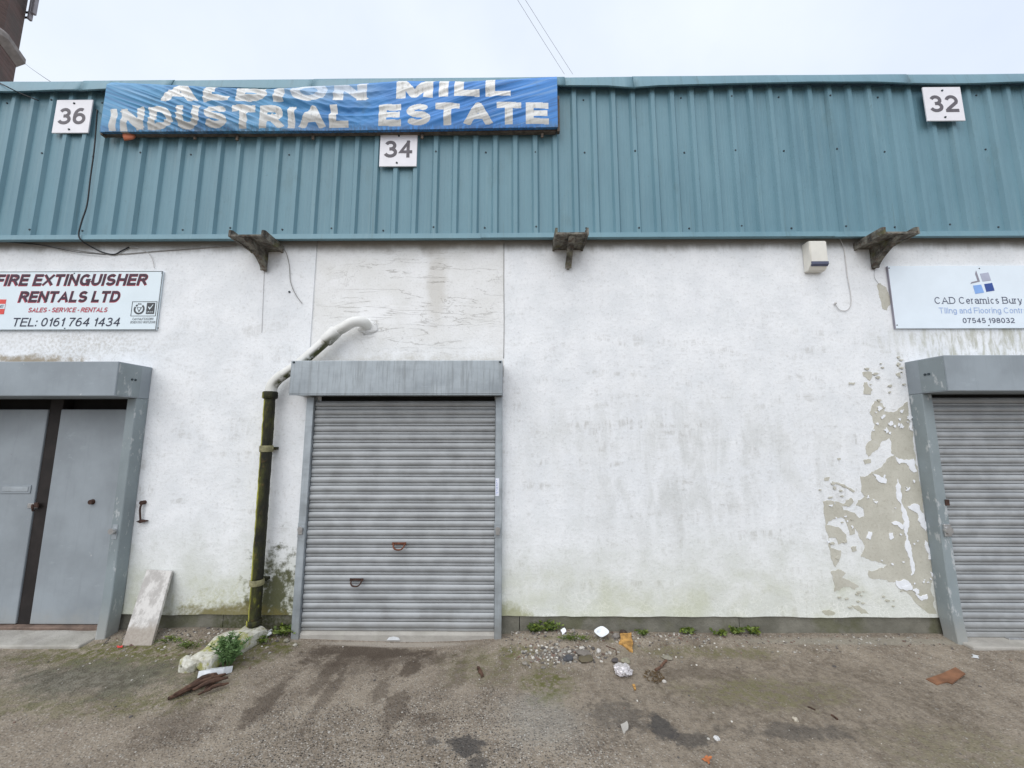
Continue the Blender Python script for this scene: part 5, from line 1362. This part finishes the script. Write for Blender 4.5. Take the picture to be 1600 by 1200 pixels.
# feathery weed
def ramp_leaf(bm, layer, base, tip, wd, t0, up=Vector((0, 0, 1))):
    d = tip - base; s = d.cross(Vector((random.uniform(-1, 1), random.uniform(-1, 1), .4))).normalized() * wd
    m = base.lerp(tip, .5) + Vector((0, 0, d.length * .08))
    vs = [bm.verts.new(p) for p in (base - s * .3, base + s * .3, m + s, tip, m - s)]
    f = bm.faces.new(vs)
    for l in f.loops: l[layer] = (t0, t0, t0, 1)
def feathery(c, h, w_, name, label):
    t = thing(name, label, 'plant', c); rnd = random.Random(11); random.seed(11)
    bs = nb(); bl_ = nb(); lay = bl_.loops.layers.float_color.new('tint')
    for i in range(34):
        a = rnd.uniform(0, 6.28); rad = rnd.uniform(.15, 1) * w_; hh = h * rnd.uniform(.55, 1) * (1 - .4 * rad / w_)
        tip = c + Vector((math.cos(a) * rad, math.sin(a) * rad * .8, hh)); b0 = c + Vector((math.cos(a) * .03, math.sin(a) * .03, 0))
        pts = catmull([b0, b0.lerp(tip, .5) + Vector((0, 0, hh * .2)), tip], 5); tube(bs, pts, [.003] * (len(pts) - 1) + [.001], 4)
        for k in range(2, len(pts)):
            for j in range(5):
                ang = rnd.uniform(0, 6.28); ln = rnd.uniform(.018, .042)
                dv = Vector((math.cos(ang), math.sin(ang), rnd.uniform(.1, .9))).normalized() * ln
                ramp_leaf(bl_, lay, pts[k], pts[k] + dv, .0035, rnd.random() * .6 + .4 * (pts[k].z - c.z) / h)
    to_obj('stem', bs, 'feather_leaf', t); to_obj('foliage', bl_, 'feather_leaf', t)
feathery(GP(355, 1042) + Vector((0, 0, .02)), .24, .135, 'feathery_weed', 'feathery green weed growing over the lichen-crusted slab')
def weed(u, v, h, n, spread, label, seed, broad=.014):
    c = GP(u, v); rnd = random.Random(seed); random.seed(seed); n = int(n * 1.7); spread *= 1.5; h *= .85; broad *= .75
    t = thing('weed', label, 'plant', c, 'weeds along the foot of the wall'); bs = nb(); bl_ = nb(); lay = bl_.loops.layers.float_color.new('tint')
    for i in range(n):
        a = rnd.uniform(0, 6.28); r_ = rnd.uniform(.2, 1) * spread; tip = c + Vector((math.cos(a) * r_, math.sin(a) * r_ * .5 - .01, h * rnd.uniform(.3, 1)))
        pts = catmull([c + Vector((math.cos(a) * spread * .25, math.sin(a) * .01, -.01)), c.lerp(tip, .6) + Vector((0, 0, .012)), tip], 3); tube(bs, pts, .0018, 4)
        for j in range(5):
            ang = rnd.uniform(0, 6.28); ln = rnd.uniform(.02, .042); p = pts[rnd.randint(2, len(pts) - 1)]
            ramp_leaf(bl_, lay, p, p + Vector((math.cos(ang), math.sin(ang) * .8, rnd.uniform(-.1, .6))).normalized() * ln, broad * rnd.uniform(.6, 1.2), rnd.random())
    to_obj('stem', bs, 'weed_leaf', t); to_obj('foliage', bl_, 'weed_leaf', t)
weed(443, 992, .08, 14, .08, 'low green weed between the downpipe and the shutter rail', 1)
weed(350, 975, .07, 9, .05, 'thin green tuft on the plinth edge behind the feathery weed', 2, .006)
weed(835, 987, .085, 16, .07, 'green weed clump just right of the middle shutter', 3, .009)
weed(858, 986, .09, 18, .08, 'bushiest green weed clump left of the white tray', 4, .010)
weed(900, 1000, .04, 12, .09, 'flat grassy weed left of and below the white tray', 5, .005)
weed(1003, 992, .035, 8, .05, 'tiny weed right of the tan wood scrap', 6, .008)
weed(1075, 990, .04, 9, .05, 'small leafy weed at the wall foot midway along the right bay', 7)
weed(1122, 993, .045, 7, .05, 'small weed left of the two broad-leaved weeds at the wall foot', 8)
weed(1150, 990, .06, 8, .05, 'broad-leaved weed, left of the pair at the wall foot', 9, .018)
weed(1176, 991, .06, 9, .05, 'broad-leaved weed, right of the pair at the wall foot', 10, .016)
weed(300, 1012, .05, 10, .10, 'mossy tuft on the ground left of the lichen-crusted slab', 21, .005)
weed(408, 1004, .05, 9, .06, 'low weed by the white plastic scrap at the downpipe foot', 22, .008)
weed(268, 1003, .035, 8, .08, 'flat green tuft beside the leaning board foot', 23, .005)
weed(325, 962, .06, 8, .06, 'moss tuft hanging at the plinth top left of the downpipe', 12, .006)

# white food tray
c = GP(940, 997); b_ = nb()
prof = [(.030, 0), (.034, .002), (.044, .034), (.066, .038), (.068, .040), (.044, .037), (.032, .006)]
n = 20; A = []
for k in range(n):
    a = 2 * math.pi * k / n; f = 1 / max(abs(math.cos(a)), abs(math.sin(a))) ** .55
    A.append([b_.verts.new((r_ * f * math.cos(a) * .85, r_ * f * math.sin(a) * .72, z * .8)) for r_, z in prof])
for k in range(n):
    for j in range(len(prof) - 1): b_.faces.new((A[k][j], A[(k + 1) % n][j], A[(k + 1) % n][j + 1], A[k][j + 1]))
b_.faces.new([A[k][-1] for k in range(n)]); b_.faces.new([A[k][0] for k in range(n)][::-1])
bmesh.ops.rotate(b_, verts=b_.verts, matrix=Matrix.Rotation(R(14), 3, 'X') @ Matrix.Rotation(R(35), 3, 'Z'))
bmesh.ops.translate(b_, verts=b_.verts, vec=c + Vector((0, 0, .024)))
tag(to_obj('food_tray', b_, 'tray_white', smooth=True, angle=40, recenter=True), 'small white plastic food tray at the foot of the wall', 'tray')
def flat_scrap(name, poly_px, mat, label, cat, th=.006, dz=.006, tilt=None, lev=1, amp=.08, seed=0):
    pts = [GP(u, v) for u, v in poly_px]; cz = sum(p.z for p in pts) / len(pts)
    f = fractal([(p.x, p.y) for p in pts], lev, amp, seed); b = nb(); extrude_profile(b, [tuple(p) for p in f], 'z', 0, th)
    cx_ = sum(p.x for p in pts) / len(pts); cy_ = sum(p.y for p in pts) / len(pts)
    for v in b.verts:
        v.co.z += cz + dz + (tilt[0] * (v.co.x - cx_) + tilt[1] * (v.co.y - cy_) if tilt else 0)
    bmesh.ops.triangulate(b, faces=[f_ for f_ in b.faces if len(f_.verts) > 4])
    return tag(to_obj(name, b, mat, recenter=True), label, cat)
flat_scrap('wood_scrap', [(969, 994), (987, 993), (988, 1012), (989, 1020), (983, 1018), (977, 1012), (967, 1007)], 'tan_wood', 'tan jagged wood scrap lying right of the white tray', 'wood scrap', .012, .004, (0, .12), 2, .1, 3)
flat_scrap('cardboard_piece', [(1447, 1062), (1494, 1049), (1509, 1058), (1488, 1070), (1480, 1067), (1464, 1071)], 'card_rust', 'flat rust-brown piece of board on the ground at the right', 'board', .008, .006, (.05, .03), 1, .03, 4)
flat_scrap('fallen_leaf', [(1096, 1187), (1101, 1187), (1104, 1184), (1107, 1187), (1113, 1188), (1109, 1191), (1107, 1195), (1103, 1191)], 'leaf_orange', 'orange dead leaf on the ground at the bottom of the picture', 'leaf', .002, .008, (.25, .1), 2, .25, 5)
flat_scrap('paper_scrap', [(876, 989), (882, 988), (885, 991), (879, 993)], 'tray_white', 'cream paper scrap beside the bushiest weed', 'paper', .003, .02, (.3, .5), 1, .1, 6)
flat_scrap('paper_scrap', [(1518, 1023), (1530, 1026), (1530, 1030), (1518, 1028)], 'poly_white', 'white smear-like paper scrap before the right shutter', 'paper', .003, .004, None, 2, .15, 7)
flat_scrap('paper_scrap', [(970, 1136), (980, 1134), (982, 1142), (975, 1147)], 'sill_concrete', 'pale folded scrap among the dark stains', 'paper', .006, .008, (.2, .3), 1, .1, 8)
flat_scrap('plastic_scrap', [(410, 994), (424, 991), (424, 997), (414, 1001)], 'poly_white', 'crumpled white plastic scrap at the foot of the downpipe', 'plastic scrap', .012, .02, (.3, .3), 2, .2, 9)
flat_scrap('plastic_scrap', [(182, 1011), (192, 1010), (191, 1013), (183, 1014)], 'logo_red', 'small red plastic scrap under the leaning board', 'plastic scrap', .004, .006, None, 1, .1, 10)
flat_scrap('wood_scrap', [(988, 1071), (992, 1071), (994, 1079), (991, 1080)], 'tan_wood', 'tiny orange-tan wood chip right of the crumpled foil', 'wood scrap', .006, .004, None, 1, .1, 11)
flat_scrap('stone_flake', [(745, 1044), (749, 1044), (756, 1058), (752, 1060), (747, 1052)], 'rot', 'thin dark brown wood sliver on the drive before the middle shutter', 'wood scrap', .008, .006, None, 1, .1, 12)
# crumpled foil
c = GP(975, 1055); b_ = nb(); q = bmesh.ops.create_icosphere(b_, subdivisions=4, radius=1)
for v in b_.verts:
    d = v.co.copy(); k_ = 1 + .3 * mn.noise(d * 1.6) + .22 * (abs(mn.noise(d * 4.2)) - .2) + .12 * mn.noise(d * 9)
    v.co = Vector((d.x * .062, d.y * .058, d.z * .030)) * k_
bmesh.ops.rotate(b_, verts=b_.verts, matrix=Matrix.Rotation(R(40), 3, 'Z')); bmesh.ops.translate(b_, verts=b_.verts, vec=c + Vector((0, .02, .026)))
tag(to_obj('crumpled_foil', b_, 'foil', recenter=True), 'crumpled silvery wrapper ball in front of the white tray', 'wrapper')
# sticks
def stick(pl, r, mat, label):
    pts = [GP(u, v, r * .8) for u, v in pl]; tag(to_obj('stick', crust(tube(nb(), catmull(pts, 5), r, 6), .003), mat, recenter=True), label, 'stick')
stick([(1024, 1047), (1031, 1043), (1037, 1036), (1041, 1032)], .009, 'stick_brown', 'short thick red-brown stick right of the crumpled wrapper')
stick([(947, 1009), (956, 1013), (962, 1015), (963, 1023)], .0035, 'rot', 'thin bent black twig below the white tray')
stick([(1262, 1104), (1268, 1106), (1274, 1109)], .004, 'rot', 'thin dark twig on the ground at lower right')
stick([(1299, 1117), (1304, 1120), (1309, 1124)], .006, 'rot', 'short dark stub of wood right of the thin twig')
c = GP(1022, 1058); b_ = nb(); rnd = random.Random(8)
for i in range(70):
    a = rnd.uniform(0, 6.28); r_ = .07 * math.sqrt(rnd.random()); p = c + Vector((math.cos(a) * r_, math.sin(a) * r_, .004 + rnd.random() * .02 * (1 - r_ / .07)))
    d = Vector((rnd.uniform(-1, 1), rnd.uniform(-1, 1), rnd.uniform(-.2, .4))).normalized() * rnd.uniform(.01, .03); tube(b_, [p, p + d], [.003, .0015], 4)
o = tag(to_obj('leaf_litter', b_, 'brown_litter', recenter=True), 'small brown heap of rotted leaf litter below the red-brown stick', 'litter')

# loose stones: the bigger ones each a thing, the rest one mass of gravel
def stone(u, v, r, tint, label, seed, flat=.6):
    c = GP(u, v); b = nb(); lay = b.loops.layers.float_color.new('tint'); blobby(b, c + Vector((0, 0, r * flat * .6)), (r * 1.2, r, r * flat), seed, 2, .5, 1.3, (*tint, 1), lay)
    tag(to_obj('loose_stone', b, 'stones', smooth=True, angle=35, recenter=True), label, 'stone')
stone(888, 1031, .032, (.07, .075, .085), 'dark grey stone in the gravel heap', 1)
stone(911, 1023, .042, (.19, .17, .15), 'flat brown-grey stone behind the dark one in the gravel heap', 2, .45)
stone(915, 1031, .045, (.12, .10, .06), 'long brown stone at the right of the gravel heap', 3, .35)
stone(978, 1034, .032, (.28, .26, .19), 'flat buff stone just behind the crumpled wrapper', 4, .4)
stone(960, 1034, .022, (.09, .08, .08), 'small dark stone left of the buff stone', 5)
stone(1042, 1029, .030, (.25, .23, .18), 'flat pale stone at the end of the red-brown stick', 6, .4)
stone(962, 996, .026, (.22, .20, .18), 'grey stone between the white tray and tan wood scrap', 7, .8)
stone(974, 990, .024, (.06, .04, .03), 'dark brown lump against the wall above the tan wood scrap', 8, .8)
stone(447, 1003, .020, (.30, .28, .22), 'pale pebble by the left shutter rail', 9, .8)
stone(461, 1009, .014, (.40, .38, .33), 'small whitish pebble in front of the left shutter rail', 10, .8)
stone(935, 1018, .016, (.55, .53, .5), 'white pebble at the right end of the gravel heap', 11, .8)
stone(1038, 1066, .012, (.5, .47, .43), 'small pale stone beside the leaf litter', 12, .8)
stone(1120, 1155, .013, (.7, .7, .7), 'white pebble among the dark stains', 13, .8)
stone(1243, 1126, .014, (.5, .45, .36), 'cream chip of stone at lower right', 14, .8)
def gravel(name, label, n, sampler, sizes, seed):
    b = nb(); lay = b.loops.layers.float_color.new('tint'); rnd = random.Random(seed)
    pal = [(.16, .14, .12), (.24, .22, .19), (.33, .30, .26), (.10, .09, .085), (.45, .43, .39), (.20, .13, .10), (.58, .55, .50)]
    for i in range(n):
        x, y = sampler(rnd); r_ = rnd.uniform(*sizes) * (1 if rnd.random() < .85 else 1.6); t_ = rnd.choice(pal); kk = rnd.uniform(.7, 1.15); t_ = tuple(v * kk for v in t_)
        c = Vector((x, y, ground_z(x, y) + r_ * .25)); q = bmesh.ops.create_icosphere(b, subdivisions=1, radius=1)
        sx, sy, sz = rnd.uniform(.7, 1.4), rnd.uniform(.7, 1.3), rnd.uniform(.4, .8); rot = Matrix.Rotation(rnd.uniform(0, 6.28), 3, 'Z')
        for v in q['verts']: v.co = c + rot @ Vector((v.co.x * sx, v.co.y * sy, v.co.z * sz)) * r_ * rnd.uniform(.8, 1.2)
        for v in q['verts']:
            for l in v.link_loops: l[lay] = (*t_, 1)
    o = to_obj(name, b, 'stones'); o['kind'] = 'stuff'; o['label'] = label; o['category'] = 'gravel'
hc = GP(875, 1020)
gravel('gravel_heap', 'heap of mixed gravel and dirt right of the middle shutter', 420, lambda r: (hc.x + r.gauss(0, .16), hc.y + r.gauss(-.02, .05)), (.005, .012), 1)
gravel('wall_foot_grit', 'grit and pebbles strewn along the foot of the wall', 700, lambda r: ((r.uniform(-.08, 1.6) if r.random() < .7 else r.uniform(1.6, 3.5)), -abs(r.gauss(0, .13)) - .005), (.003, .009), 2)
gravel('drain_grit', 'grit and dirt round the fallen slab and downpipe', 420, lambda r: (r.uniform(-3.35, -1.9), -abs(r.gauss(.05, .16)) - .005), (.003, .009), 3)
gravel('yard_grit', 'loose pale chips scattered over the yard', 420, lambda r: (r.uniform(-3.5, 4.2), -r.uniform(.1, 1.7)), (.0025, .0055), 4)
